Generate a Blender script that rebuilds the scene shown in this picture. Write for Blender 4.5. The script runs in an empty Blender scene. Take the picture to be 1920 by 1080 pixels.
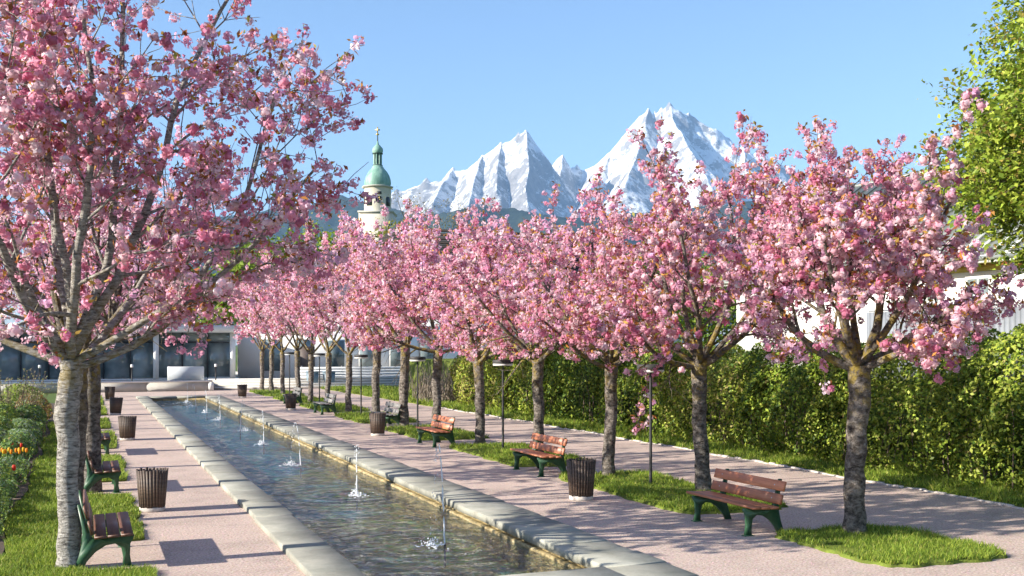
import bpy, math
import numpy as np

# ------------------------------------------------------------------ camera, sky, sun, exposure
S = bpy.context.scene
COL = S.collection
TH = math.atan(800 / 2000)                 # yaw of the view to the right of the pool axis (+Y)
CS, SN = math.cos(TH), math.sin(TH)
HC = 2.8
cam = bpy.data.cameras.new('camera')
cam.sensor_width = 36.0
cam.lens = 36.0 * 2000 / 1920
cam.shift_y = (647 - 540) / 1920
cam.clip_start = 0.1
cam.clip_end = 60000
camo = bpy.data.objects.new('camera', cam)
camo.location = (0, 0, HC)
camo.rotation_euler = (math.pi / 2, 0, -TH)
COL.objects.link(camo)
S.camera = camo

SUN_EL = math.radians(25.0)
SUN_AZ_FROM = math.pi                      # the sun stands over -X
W = bpy.data.worlds.new('World')
S.world = W
W.use_nodes = True
wn = W.node_tree
sky = wn.nodes.new('ShaderNodeTexSky')
sky.sky_type = 'NISHITA'
sky.sun_disc = False
sky.sun_elevation = SUN_EL
sky.sun_rotation = math.radians(-90)
sky.altitude = 600
sky.air_density = 1.0
sky.dust_density = 0.9
sky.ozone_density = 3.0
bg = wn.nodes['Background']
bg.inputs[1].default_value = 0.089
wn.links.new(sky.outputs[0], bg.inputs[0])

sun = bpy.data.lights.new('sun', 'SUN')
sun.energy = 5.0
sun.angle = math.radians(0.4)
sun.color = (1.0, 0.93, 0.82)
suno = bpy.data.objects.new('sun', sun)
# light travels along +X and down
suno.rotation_euler = (0, -(math.pi / 2 - SUN_EL), 0)
COL.objects.link(suno)

S.view_settings.view_transform = 'Standard'
S.view_settings.look = 'None'
S.view_settings.exposure = 1.42
S.view_settings.gamma = 1.0
S.view_settings.use_curve_mapping = False
S.cycles.use_denoising = True
S.cycles.max_bounces = 8
S.cycles.diffuse_bounces = 5
S.cycles.glossy_bounces = 3
S.cycles.transmission_bounces = 4
S.cycles.transparent_max_bounces = 8
S.cycles.volume_bounces = 0
S.cycles.sample_clamp_indirect = 6.0
S.cycles.caustics_reflective = False
S.cycles.caustics_refractive = False

RNG = np.random.default_rng(11)


# ------------------------------------------------------------------ layout helpers
def on_row(px, X):
    """Y along the row X = const that shows at image column px (1920 wide)."""
    u = (px - 960) / 2000
    return X * (CS - u * SN) / (SN + u * CS)


def at(px, py, d):
    """world point at camera depth d"""
    r = (px - 960) / 2000 * d
    return np.array([r * CS + d * SN, -r * SN + d * CS, HC + (647 - py) / 2000 * d])


# ------------------------------------------------------------------ material helpers
class NT:
    def __init__(self, name):
        self.m = bpy.data.materials.new(name)
        self.m.use_nodes = True
        self.t = self.m.node_tree
        self.t.nodes.clear()
        self.out = self.t.nodes.new('ShaderNodeOutputMaterial')

    def n(self, typ, **kw):
        nd = self.t.nodes.new('ShaderNode' + typ)
        for k, v in kw.items():
            if k.startswith('i_'):
                nd.inputs[k[2:].replace('_', ' ')].default_value = v
            else:
                setattr(nd, k, v)
        return nd

    def l(self, a, b):
        self.t.links.new(a, b)

    def coord(self, kind='Object', scale=(1, 1, 1)):
        tc = self.n('TexCoord')
        mp = self.n('Mapping')
        mp.inputs['Scale'].default_value = scale
        self.l(tc.outputs[kind], mp.inputs['Vector'])
        return mp.outputs[0]

    def noise(self, vec, scale, detail=4, rough=0.55, dist=0.0):
        nd = self.n('TexNoise')
        nd.inputs['Scale'].default_value = scale
        nd.inputs['Detail'].default_value = detail
        nd.inputs['Roughness'].default_value = rough
        nd.inputs['Distortion'].default_value = dist
        if vec is not None:
            self.l(vec, nd.inputs['Vector'])
        return nd.outputs[0]

    def ramp(self, fac, stops, interp='LINEAR'):
        nd = self.n('ValToRGB')
        cr = nd.color_ramp
        cr.interpolation = interp
        while len(cr.elements) < len(stops):
            cr.elements.new(0.5)
        for e, (p, c) in zip(cr.elements, stops):
            e.position = p
            e.color = (*c, 1) if len(c) == 3 else c
        self.l(fac, nd.inputs[0])
        return nd.outputs[0]

    def mix(self, fac, a, b, mode='MIX'):
        nd = self.n('Mix')
        nd.data_type = 'RGBA'
        nd.blend_type = mode
        for s, v in ((nd.inputs[0], fac), (nd.inputs[6], a), (nd.inputs[7], b)):
            if isinstance(v, (int, float)):
                s.default_value = v
            elif isinstance(v, tuple):
                s.default_value = (*v, 1)
            else:
                self.l(v, s)
        return nd.outputs[2]

    def math(self, op, a, b=0.0, clamp=False):
        nd = self.n('Math')
        nd.operation = op
        nd.use_clamp = clamp
        for s, v in ((nd.inputs[0], a), (nd.inputs[1], b)):
            if isinstance(v, (int, float)):
                s.default_value = v
            else:
                self.l(v, s)
        return nd.outputs[0]

    def bump(self, h, strength, dist=0.02, normal=None):
        nd = self.n('Bump')
        nd.inputs['Strength'].default_value = strength
        nd.inputs['Distance'].default_value = dist
        self.l(h, nd.inputs['Height'])
        if normal is not None:
            self.l(normal, nd.inputs['Normal'])
        return nd.outputs[0]

    def pbr(self, col, rough=0.7, normal=None, metal=0.0, spec=0.5):
        b = self.n('BsdfPrincipled')
        if isinstance(col, tuple):
            b.inputs['Base Color'].default_value = (*col, 1)
        else:
            self.l(col, b.inputs['Base Color'])
        if isinstance(rough, (int, float)):
            b.inputs['Roughness'].default_value = rough
        else:
            self.l(rough, b.inputs['Roughness'])
        b.inputs['Metallic'].default_value = metal
        b.inputs['Specular IOR Level'].default_value = spec
        if normal is not None:
            self.l(normal, b.inputs['Normal'])
        self.l(b.outputs[0], self.out.inputs[0])
        return self.m


def mat_plain(name, col, rough=0.6, var=0.25, scale=6.0, bump=0.0, metal=0.0, spec=0.4, stretch=(1, 1, 1)):
    t = NT(name)
    v = t.coord('Object', stretch)
    n1 = t.noise(v, scale, 5, 0.6)
    lo = tuple(c * (1 - var) for c in col)
    hi = tuple(min(1.0, c * (1 + var)) for c in col)
    c = t.ramp(n1, [(0.3, lo), (0.7, hi)])
    nm = t.bump(n1, bump, 0.01) if bump else None
    return t.pbr(c, rough, nm, metal, spec)


def mat_leaf(name, trans=0.35, rough=0.6, tint=(1, 1, 1), spec=0.25):
    """foliage and petals: colour from the leaf's own colour attribute, some light passes through"""
    t = NT(name)
    a = t.n('VertexColor')
    a.layer_name = 'Col'
    col = t.mix(1.0, a.outputs[0], tint, 'MULTIPLY')
    b = t.n('BsdfPrincipled')
    t.l(col, b.inputs['Base Color'])
    b.inputs['Roughness'].default_value = rough
    b.inputs['Specular IOR Level'].default_value = spec
    tr = t.n('BsdfTranslucent')
    t.l(col, tr.inputs[0])
    ms = t.n('MixShader')
    ms.inputs[0].default_value = trans
    t.l(b.outputs[0], ms.inputs[1])
    t.l(tr.outputs[0], ms.inputs[2])
    t.l(ms.outputs[0], t.out.inputs[0])
    return t.m


MAT = {}


def make_materials():
    # gravel: fine pinkish crushed stone
    t = NT('pink_gravel')
    v = t.coord('Object')
    big = t.noise(v, 0.7, 8, 0.72)
    fine = t.noise(v, 30, 4, 0.8)
    vor = t.n('TexVoronoi')
    vor.inputs['Scale'].default_value = 45
    t.l(v, vor.inputs['Vector'])
    c0 = t.ramp(fine, [(0.34, (0.2, 0.145, 0.12)), (0.48, (0.5, 0.4, 0.345)), (0.56, (0.56, 0.46, 0.395)), (0.68, (0.78, 0.7, 0.62))])
    c1 = t.ramp(big, [(0.3, (0.72, 0.7, 0.68)), (0.5, (0.98, 0.95, 0.93)), (0.7, (1.1, 1.05, 1.02))])
    c = t.mix(1.0, c0, c1, 'MULTIPLY')
    st = t.mix(0.12, c, vor.outputs['Color'], 'SOFT_LIGHT')
    nm = t.bump(fine, 0.5, 0.012)
    MAT['gravel'] = t.pbr(st, 0.9, nm, spec=0.15)

    # coping stone
    t = NT('coping_concrete')
    v = t.coord('Object')
    oi = t.n('ObjectInfo')
    n1 = t.noise(v, 1.3, 6, 0.65)
    n2 = t.noise(v, 25, 4, 0.7)
    c = t.ramp(n1, [(0.3, (0.2, 0.2, 0.165)), (0.55, (0.32, 0.315, 0.265)), (0.75, (0.42, 0.4, 0.335))])
    c = t.mix(t.ramp(n2, [(0.55, (0, 0, 0)), (0.8, (0.5, 0.5, 0.5))]), c, (0.16, 0.15, 0.12))
    rv = t.math('MULTIPLY_ADD', oi.outputs['Random'], 0.35)
    t.t.nodes[-1].inputs[2].default_value = 0.82
    c = t.mix(1.0, c, rv, 'MULTIPLY')
    MAT['coping'] = t.pbr(c, 0.85, t.bump(n2, 0.35, 0.01), spec=0.2)

    # pool wall, ochre with weed and lime
    t = NT('pool_wall_stain')
    v = t.coord('Object')
    n1 = t.noise(t.coord('Object', (1, 1, 4)), 3.0, 6, 0.7)
    n2 = t.noise(v, 11, 5, 0.7)
    c = t.ramp(n1, [(0.3, (0.09, 0.075, 0.03)), (0.48, (0.3, 0.22, 0.09)), (0.66, (0.52, 0.41, 0.22)), (0.8, (0.58, 0.54, 0.44))])
    c = t.mix(t.ramp(n2, [(0.5, (0, 0, 0)), (0.66, (0.8, 0.8, 0.8))]), c, (0.06, 0.065, 0.03))
    MAT['poolwall'] = t.pbr(c, 0.7, t.bump(n2, 0.5, 0.02))

    # pool floor: weed, stones, lime, blue paint; mirrored sky put into the blue
    t = NT('pool_floor_weed_sky_blue')
    v = t.coord('Object')
    n1 = t.noise(v, 2.2, 8, 0.7, 0.6)
    n2 = t.noise(v, 0.5, 4, 0.6)
    vo = t.n('TexVoronoi')
    vo.inputs['Scale'].default_value = 7
    t.l(v, vo.inputs['Vector'])
    c = t.ramp(n1, [(0.34, (0.04, 0.04, 0.016)), (0.46, (0.2, 0.19, 0.055)), (0.57, (0.42, 0.4, 0.11)), (0.72, (0.66, 0.6, 0.32))])
    tcw = t.n('TexCoord')
    spw = t.n('SeparateXYZ')
    t.l(tcw.outputs['Object'], spw.inputs[0])
    ln = t.n('MapRange')
    ln.inputs['From Min'].default_value = 16
    ln.inputs['From Max'].default_value = 32
    ln.inputs['To Min'].default_value = -0.08
    ln.inputs['To Max'].default_value = 0.22
    t.l(t.math('SUBTRACT', spw.outputs['Y'], t.math('MULTIPLY', t.math('SUBTRACT', spw.outputs['X'], 4.0), 5.0)), ln.inputs['Value'])
    c = t.mix(t.ramp(t.math('ADD', n2, ln.outputs[0]), [(0.45, (0, 0, 0)), (0.6, (0.9, 0.9, 0.9))]), c, (0.07, 0.36, 0.56))
    c = t.mix(0.5, c, vo.outputs['Color'], 'SOFT_LIGHT')
    MAT['poolfloor'] = t.pbr(c, 0.8)

    # water
    t = NT('pool_water')
    v = t.coord('Object', (1.0, 0.75, 1))
    w1 = t.noise(v, 2.6, 3, 0.55, 1.0)
    w2 = t.noise(v, 8.5, 3, 0.6, 1.6)
    h = t.math('ADD', w1, t.math('MULTIPLY', w2, 0.45))
    nm = t.bump(h, 1.0, 0.19)
    fr = t.n('Fresnel')
    fr.inputs['IOR'].default_value = 1.36
    t.l(nm, fr.inputs['Normal'])
    fac = t.math('MULTIPLY_ADD', fr.outputs[0], 1.5, True)
    t.t.nodes[-1].inputs[2].default_value = 0.03
    tr = t.n('BsdfTransparent')
    tr.inputs[0].default_value = (0.8, 0.92, 0.86, 1)
    gl = t.n('BsdfGlossy')
    gl.inputs['Roughness'].default_value = 0.03
    gl.inputs['Color'].default_value = (1, 1, 1, 1)
    t.l(nm, gl.inputs['Normal'])
    ms = t.n('MixShader')
    t.l(fac, ms.inputs[0])
    t.l(tr.outputs[0], ms.inputs[1])
    t.l(gl.outputs[0], ms.inputs[2])
    t.l(ms.outputs[0], t.out.inputs[0])
    MAT['water'] = t.m

    t = NT('spray_water')
    b = t.n('BsdfPrincipled')
    b.inputs['Base Color'].default_value = (0.93, 0.96, 0.98, 1)
    b.inputs['Roughness'].default_value = 0.15
    tp = t.n('BsdfTransparent')
    ms = t.n('MixShader')
    ms.inputs[0].default_value = 0.75
    t.l(tp.outputs[0], ms.inputs[1])
    t.l(b.outputs[0], ms.inputs[2])
    t.l(ms.outputs[0], t.out.inputs[0])
    MAT['spray'] = t.m

    # cherry bark, ringed by lenticels, yellow lichen round the fork
    def bark(name, dark, mid, light, lich, bands):
        t = NT(name)
        vb = t.coord('Object', (4.0, 4.0, bands))
        v = t.coord('Object')
        b1 = t.noise(vb, 2.4, 5, 0.7, 0.3)
        b2 = t.noise(v, 5.0, 8, 0.8)
        c = t.ramp(b1, [(0.33, dark), (0.47, mid), (0.62, light)])
        c = t.mix(t.ramp(b2, [(0.54, (0, 0, 0)), (0.68, (0.8, 0.8, 0.8))]), c, tuple(x * 1.1 for x in dark))
        tc = t.n('TexCoord')
        sp = t.n('SeparateXYZ')
        t.l(tc.outputs['Object'], sp.inputs[0])
        zone = t.math('MULTIPLY', t.math('SMOOTH_MIN', 1.0, 1.0), 1.0)
        mr = t.n('MapRange')
        mr.inputs['From Min'].default_value = 1.5
        mr.inputs['From Max'].default_value = 2.5
        t.l(sp.outputs['Z'], mr.inputs['Value'])
        mr2 = t.n('MapRange')
        mr2.inputs['From Min'].default_value = 4.0
        mr2.inputs['From Max'].default_value = 2.8
        t.l(sp.outputs['Z'], mr2.inputs['Value'])
        z = t.math('MULTIPLY', mr.outputs[0], mr2.outputs[0])
        l1 = t.noise(v, 6.5, 5, 0.7)
        lf = t.math('MULTIPLY', z, t.ramp(l1, [(0.47, (0, 0, 0)), (0.58, (1, 1, 1))]))
        lf = t.math('MULTIPLY', lf, lich)
        c = t.mix(lf, c, (0.33, 0.24, 0.045))
        return t.pbr(c, 0.85, t.bump(t.math('ADD', b1, t.math('MULTIPLY', b2, 1.6)), 1.0, 0.06), spec=0.2)
    MAT['bark'] = bark('cherry_bark', (0.032, 0.024, 0.02), (0.14, 0.118, 0.098), (0.32, 0.28, 0.24), 0.9, 6)
    MAT['bark_pale'] = bark('pale_cherry_bark', (0.06, 0.05, 0.043), (0.38, 0.35, 0.31), (0.66, 0.62, 0.56), 0.6, 15)
    MAT['twig'] = mat_plain('cherry_twig', (0.115, 0.085, 0.065), 0.8, 0.5, 9, 0.3)

    MAT['petal'] = mat_leaf('cherry_petal', 0.56, 0.7, spec=0.15)
    MAT['bronze'] = mat_leaf('young_cherry_leaf', 0.35, 0.55)
    MAT['leaf'] = mat_leaf('green_leaf', 0.38, 0.5)
    MAT['grass'] = mat_leaf('grass_blade', 0.4, 0.55)

    t = NT('turf_soil')
    v = t.coord('Object')
    n1 = t.noise(v, 3, 6, 0.7)
    c = t.ramp(n1, [(0.3, (0.08, 0.09, 0.02)), (0.55, (0.14, 0.18, 0.03)), (0.75, (0.2, 0.25, 0.04))])
    MAT['turf'] = t.pbr(c, 0.9, t.bump(t.noise(v, 30, 3), 0.6, 0.03), spec=0.1)

    MAT['soil'] = mat_plain('dark_soil', (0.07, 0.05, 0.035), 0.95, 0.5, 12, 0.6)
    t = NT('valley_ground')
    v = t.coord('Object')
    n1 = t.noise(v, 0.02, 6, 0.6)
    c = t.ramp(n1, [(0.35, (0.06, 0.1, 0.03)), (0.65, (0.13, 0.17, 0.05))])
    MAT['ground'] = t.pbr(c, 0.95, None, spec=0.1)

    # bench wood
    def wood(name, a, b, rough=0.45):
        t = NT(name)
        v = t.coord('Object', (14, 0.9, 14))
        n = t.noise(v, 2.5, 5, 0.65, 0.6)
        n2 = t.noise(t.coord('Object'), 2.0, 4, 0.7)
        oi = t.n('ObjectInfo')
        c = t.ramp(n, [(0.3, a), (0.7, b)])
        c = t.mix(t.ramp(n2, [(0.5, (0, 0, 0)), (0.75, (0.45, 0.45, 0.45))]), c, tuple(x * 0.45 for x in a))
        rv = t.math('MULTIPLY_ADD', oi.outputs['Random'], 0.4)
        t.t.nodes[-1].inputs[2].default_value = 0.8
        c = t.mix(1.0, c, rv, 'MULTIPLY')
        return t.pbr(c, rough, t.bump(n, 0.25, 0.004))
    MAT['wood_red'] = wood('red_brown_slat', (0.36, 0.115, 0.05), (0.55, 0.215, 0.105))
    MAT['wood_dark_shaded'] = wood('shaded_dark_brown_slat', (0.075, 0.03, 0.018), (0.17, 0.08, 0.045))  # brown timber of the left benches, their shade put into the colour
    MAT['wood_grey'] = wood('weathered_grey_slat', (0.1, 0.095, 0.09), (0.26, 0.25, 0.235), 0.7)
    MAT['wood_bin'] = wood('bin_slat', (0.035, 0.021, 0.015), (0.12, 0.08, 0.055), 0.6)
    MAT['iron'] = mat_plain('green_cast_iron', (0.03, 0.085, 0.04), 0.4, 0.35, 8, 0.15)
    MAT['steel'] = mat_plain('dark_post_steel', (0.035, 0.034, 0.034), 0.65, 0.3, 9)
    MAT['black'] = mat_plain('black_lining', (0.012, 0.011, 0.011), 0.6, 0.3, 6)
    MAT['diffuser'] = mat_plain('lamp_diffuser', (0.72, 0.72, 0.69), 0.4, 0.06, 8)
    MAT['base_stone'] = mat_plain('bin_concrete_foot', (0.5, 0.45, 0.4), 0.85, 0.2, 14, 0.2)
    MAT['bolt'] = mat_plain('steel_bolt', (0.55, 0.55, 0.55), 0.35, 0.1, 8, 0, 0.8)

    MAT['white_wall'] = mat_plain('white_render', (0.8, 0.79, 0.76), 0.9, 0.05, 0.8)
    MAT['cream_wall'] = mat_plain('cream_render', (0.68, 0.63, 0.54), 0.9, 0.12, 0.4)
    MAT['grey_wall'] = mat_plain('grey_render', (0.55, 0.57, 0.58), 0.85, 0.08, 0.8)
    MAT['concrete'] = mat_plain('pale_concrete', (0.42, 0.4, 0.36), 0.85, 0.15, 1.3, 0.1)
    MAT['concrete_white'] = mat_plain('white_concrete_edge', (0.72, 0.71, 0.68), 0.8, 0.06, 1.5)
    MAT['frame_dark'] = mat_plain('dark_window_frame', (0.025, 0.028, 0.032), 0.4, 0.2, 5)
    MAT['ochre'] = mat_plain('ochre_soffit_board', (0.48, 0.34, 0.12), 0.7, 0.15, 3)
    MAT['glass'] = (lambda t: t.pbr(t.ramp(t.noise(t.coord('Object'), 0.5, 3), [(0.35, (0.06, 0.085, 0.09)), (0.7, (0.26, 0.31, 0.31))]), 0.05, None, 0, 0.7))(NT('tinted_glass'))
    MAT['roofmetal'] = (lambda t: t.pbr(t.mix(1.0, t.ramp(t.noise(t.coord('Object'), 0.8, 5), [(0.3, (0.15, 0.165, 0.15)), (0.7, (0.26, 0.275, 0.245))]), t.ramp(t.n('ObjectInfo').outputs['Random'], [(0, (0.85, 0.85, 0.85)), (1, (1.1, 1.1, 1.1))]), 'MULTIPLY'), 0.42, None, 0.35, 0.5))(NT('grey_green_roof_metal'))
    MAT['skylight'] = mat_plain('skylight_glass', (0.05, 0.085, 0.12), 0.1, 0.2, 1)
    MAT['louvre'] = mat_plain('dark_timber_louvre', (0.03, 0.021, 0.018), 0.75, 0.35, 1.5, 0.1)
    MAT['fence'] = mat_plain('grey_fence_board', (0.2, 0.215, 0.235), 0.7, 0.18, 2, 0.1)
    MAT['fence_dark'] = mat_plain('dark_fence_post', (0.12, 0.125, 0.135), 0.6, 0.2, 3)
    t = NT('verdigris_copper')
    n = t.noise(t.coord('Object', (1, 1, 0.15)), 1.1, 6, 0.75)
    c = t.ramp(n, [(0.3, (0.07, 0.17, 0.13)), (0.5, (0.18, 0.33, 0.26)), (0.72, (0.4, 0.52, 0.43))])
    MAT['copper'] = t.pbr(c, 0.6, None)
    MAT['copper_dark'] = mat_plain('dark_copper', (0.04, 0.07, 0.06), 0.6, 0.3, 1)
    MAT['gold'] = mat_plain('gilded_cross', (0.55, 0.42, 0.15), 0.35, 0.1, 1, 0, 0.6)
    MAT['clock'] = mat_plain('dark_clock_dial', (0.03, 0.035, 0.04), 0.5, 0.2, 1)
    MAT['tile'] = mat_plain('dark_roof_tile', (0.09, 0.075, 0.07), 0.8, 0.3, 1.2)
    MAT['tower'] = mat_plain('church_render', (0.56, 0.51, 0.41), 0.9, 0.15, 0.25)
    MAT['tower_trim'] = mat_plain('church_grey_trim', (0.42, 0.4, 0.35), 0.9, 0.1, 0.3)
    MAT['red_petal'] = mat_leaf('tulip_petal', 0.3, 0.5)
    MAT['door'] = mat_plain('brown_door', (0.1, 0.075, 0.065), 0.6, 0.2, 2)

    # snow mountain
    t = NT('snow_and_rock')
    g = t.n('NewGeometry')
    sp = t.n('SeparateXYZ')
    t.l(g.outputs['True Normal'], sp.inputs[0])
    pz = t.n('SeparateXYZ')
    t.l(g.outputs['Position'], pz.inputs[0])
    v = t.coord('Object')
    n1 = t.noise(v, 0.006, 10, 0.72)
    n2 = t.noise(v, 0.014, 10, 0.8)
    steep = t.math('SUBTRACT', t.math('MULTIPLY', n1, 0.9), t.math('MULTIPLY', sp.outputs['Z'], 0.85))
    steep = t.math('ADD', steep, t.math('MULTIPLY', n2, 1.0))
    hz = t.n('MapRange')
    hz.inputs['From Min'].default_value = 1500
    hz.inputs['From Max'].default_value = 900
    hz.inputs['To Min'].default_value = 0
    hz.inputs['To Max'].default_value = 0.16
    t.l(pz.outputs['Z'], hz.inputs['Value'])
    steep = t.math('ADD', steep, hz.outputs[0])
    rockf = t.ramp(steep, [(0.45, (0, 0, 0)), (0.6, (0.92, 0.92, 0.92))])
    rock = t.ramp(n2, [(0.35, (0.08, 0.078, 0.078)), (0.65, (0.24, 0.23, 0.225))])
    c = t.mix(rockf, (0.74, 0.755, 0.77), rock)
    tl = t.n('MapRange')
    tl.inputs['From Min'].default_value = 1000
    tl.inputs['From Max'].default_value = 650
    t.l(t.math('ADD', pz.outputs['Z'], t.math('MULTIPLY', n1, 500)), tl.inputs['Value'])
    c = t.mix(tl.outputs[0], c, (0.025, 0.035, 0.028))
    MAT['mountain'] = t.pbr(c, 0.85, t.bump(n2, 0.7, 25), spec=0.1)

    t = NT('forested_slope')
    v = t.coord('Object')
    n1 = t.noise(v, 0.012, 8, 0.7)
    n2 = t.noise(v, 0.0018, 4, 0.6)
    c = t.ramp(n1, [(0.35, (0.012, 0.022, 0.018)), (0.65, (0.04, 0.058, 0.042))])
    c = t.mix(t.ramp(n2, [(0.62, (0, 0, 0)), (0.72, (0.7, 0.7, 0.7))]), c, (0.2, 0.2, 0.14))
    MAT['forest'] = t.pbr(c, 0.95, t.bump(n1, 0.8, 20), spec=0.05)


make_materials()


# ------------------------------------------------------------------ mesh helpers
class MB:
    def __init__(self):
        self.v, self.f, self.c, self.n = [], [], [], 0

    def add(self, verts, faces, col=None):
        verts = np.asarray(verts, dtype=np.float32).reshape(-1, 3)
        faces = np.asarray(faces, dtype=np.int32)
        self.v.append(verts)
        self.f.append(faces + self.n)
        if col is None:
            col = np.ones((len(verts), 3), np.float32)
        else:
            col = np.broadcast_to(np.asarray(col, np.float32), (len(verts), 3))
        self.c.append(col)
        self.n += len(verts)

    def box(self, lo, hi, ch=0.0):
        x0, y0, z0 = lo
        x1, y1, z1 = hi
        if ch <= 0:
            v = [(x0, y0, z0), (x1, y0, z0), (x1, y1, z0), (x0, y1, z0), (x0, y0, z1), (x1, y0, z1), (x1, y1, z1), (x0, y1, z1)]
            self.add(v, [(0, 3, 2, 1), (4, 5, 6, 7), (0, 1, 5, 4), (1, 2, 6, 5), (2, 3, 7, 6), (3, 0, 4, 7)])
            return
        # chamfered top edge and vertical corners kept simple: inset top ring
        v = [(x0, y0, z0), (x1, y0, z0), (x1, y1, z0), (x0, y1, z0),
             (x0, y0, z1 - ch), (x1, y0, z1 - ch), (x1, y1, z1 - ch), (x0, y1, z1 - ch),
             (x0 + ch, y0 + ch, z1), (x1 - ch, y0 + ch, z1), (x1 - ch, y1 - ch, z1), (x0 + ch, y1 - ch, z1)]
        self.add(v, [(0, 3, 2, 1), (0, 1, 5, 4), (1, 2, 6, 5), (2, 3, 7, 6), (3, 0, 4, 7),
                     (4, 5, 9, 8), (5, 6, 10, 9), (6, 7, 11, 10), (7, 4, 8, 11), (8, 9, 10, 11)])

    def tube(self, pts, rad, n=6, cap=False):
        pts = np.asarray(pts, float)
        rad = np.broadcast_to(np.asarray(rad, float), (len(pts),))
        T = np.gradient(pts, axis=0)
        T /= np.linalg.norm(T, axis=1)[:, None] + 1e-9
        mt = T.mean(0)
        ref = np.array([1., 0, 0]) if abs(mt[2]) > 0.7 else np.array([0, 0, 1.])
        U = np.cross(T, ref)
        U /= np.linalg.norm(U, axis=1)[:, None] + 1e-9
        V = np.cross(T, U)
        a = np.arange(n) * 2 * math.pi / n
        ring = pts[:, None] + rad[:, None, None] * (np.cos(a)[None, :, None] * U[:, None] + np.sin(a)[None, :, None] * V[:, None])
        m = len(pts)
        i = np.arange(m - 1)[:, None] * n
        j = np.arange(n)[None]
        k = (j + 1) % n
        F = np.stack([i + j, i + n + j, i + n + k, i + k], -1).reshape(-1, 4)
        self.add(ring.reshape(-1, 3), F)
        if cap:
            base = self.n - m * n
            for off, rev in ((0, False), ((m - 1) * n, True)):
                idx = [base + off + q for q in range(n)]
                self.f.append(np.array([idx if rev else idx[::-1]], np.int32))

    def lathe(self, prof, n=16, cx=0, cy=0):
        """prof: (radius, z) from bottom to top"""
        prof = np.asarray(prof, float)
        a = np.arange(n) * 2 * math.pi / n
        v = np.stack([cx + prof[:, 0:1] * np.cos(a), cy + prof[:, 0:1] * np.sin(a), np.repeat(prof[:, 1:2], n, 1)], -1)
        m = len(prof)
        i = np.arange(m - 1)[:, None] * n
        j = np.arange(n)[None]
        k = (j + 1) % n
        F = np.stack([i + j, i + k, i + n + k, i + n + j], -1).reshape(-1, 4)
        self.add(v.reshape(-1, 3), F)

    def prism(self, outline, axis, a, b):
        """extrude a 2D outline between a and b along axis 'x' or 'y'; outline is (other, z)"""
        o = np.asarray(outline, float)
        n = len(o)
        def mk(t):
            if axis == 'y':
                return np.stack([o[:, 0], np.full(n, t), o[:, 1]], 1)
            return np.stack([np.full(n, t), o[:, 0], o[:, 1]], 1)
        base = self.n
        self.add(np.concatenate([mk(a), mk(b)]), [(i, (i + 1) % n, n + (i + 1) % n, n + i) for i in range(n)])
        self.f.append(np.array([[base + i for i in range(n)][::-1]], np.int32))
        self.f.append(np.array([[base + n + i for i in range(n)]], np.int32))

    def mesh(self, name, mat, smooth=False, col=False):
        me = bpy.data.meshes.new(name)
        if self.n:
            V = np.concatenate(self.v)
            tot = [np.full(len(f), f.shape[1], np.int32) for f in self.f]
            tot = np.concatenate(tot)
            L = np.concatenate([f.reshape(-1) for f in self.f])
            me.vertices.add(len(V))
            me.vertices.foreach_set('co', V.reshape(-1))
            me.loops.add(len(L))
            me.loops.foreach_set('vertex_index', L)
            me.polygons.add(len(tot))
            st = np.zeros(len(tot), np.int32)
            st[1:] = np.cumsum(tot)[:-1]
            me.polygons.foreach_set('loop_start', st)
            if smooth:
                me.polygons.foreach_set('use_smooth', np.ones(len(tot), bool))
            me.update(calc_edges=True)
            if col:
                C = np.concatenate(self.c)
                at_ = me.color_attributes.new('Col', 'FLOAT_COLOR', 'POINT')
                at_.data.foreach_set('color', np.concatenate([C, np.ones((len(C), 1), np.float32)], 1).reshape(-1))
        if mat is not None:
            me.materials.append(MAT[mat] if isinstance(mat, str) else mat)
        return me

    def obj(self, name, mat, parent=None, smooth=False, col=False, **props):
        return link(name, self.mesh(name, mat, smooth, col), parent, **props)


def link(name, data, parent=None, loc=None, rot=None, **props):
    o = bpy.data.objects.new(name, data)
    COL.objects.link(o)
    if parent is not None:
        o.parent = parent
    if loc is not None:
        o.location = loc
    if rot is not None:
        o.rotation_euler = rot
    for k, v in props.items():
        o[k] = v
    return o


def thing(name, label, cat, loc=(0, 0, 0), rotz=0.0, group=None):
    o = link(name, None, None, loc, (0, 0, rotz), label=label, category=cat)
    o.empty_display_size = 0.2
    if group:
        o['group'] = group
    return o


def box_obj(name, lo, hi, mat, parent=None, ch=0.0, **props):
    m = MB()
    m.box(lo, hi, ch)
    return m.obj(name, mat, parent, **props)


def leaf_quads(mb, C, Nrm, half_l, half_w, fold, cols, rng):
    """rhombic, slightly folded leaves: centres C, facing Nrm"""
    n = len(C)
    Nrm = Nrm / (np.linalg.norm(Nrm, axis=1)[:, None] + 1e-9)
    R = rng.normal(size=(n, 3))
    T = np.cross(Nrm, R)
    T /= np.linalg.norm(T, axis=1)[:, None] + 1e-9
    B = np.cross(Nrm, T)
    hl = np.broadcast_to(half_l, (n,))[:, None]
    hw = np.broadcast_to(half_w, (n,))[:, None]
    fo = np.broadcast_to(fold, (n,))[:, None]
    v = np.stack([C - T * hl, C + B * hw + Nrm * fo, C + T * hl, C - B * hw + Nrm * fo], 1)
    F = np.arange(n * 4).reshape(n, 4)
    mb.add(v.reshape(-1, 3), F, np.repeat(cols, 4, 0))


def sphere_dirs(n, rng):
    d = rng.normal(size=(n, 3))
    return d / np.linalg.norm(d, axis=1)[:, None]


def pick_cols(n, palette, weights, jitter, rng):
    p = np.array(palette, float)
    w = np.array(weights, float)
    i = rng.choice(len(p), n, p=w / w.sum())
    return np.clip(p[i] * (1 + rng.normal(0, jitter, (n, 1))), 0.004, 0.95)


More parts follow.
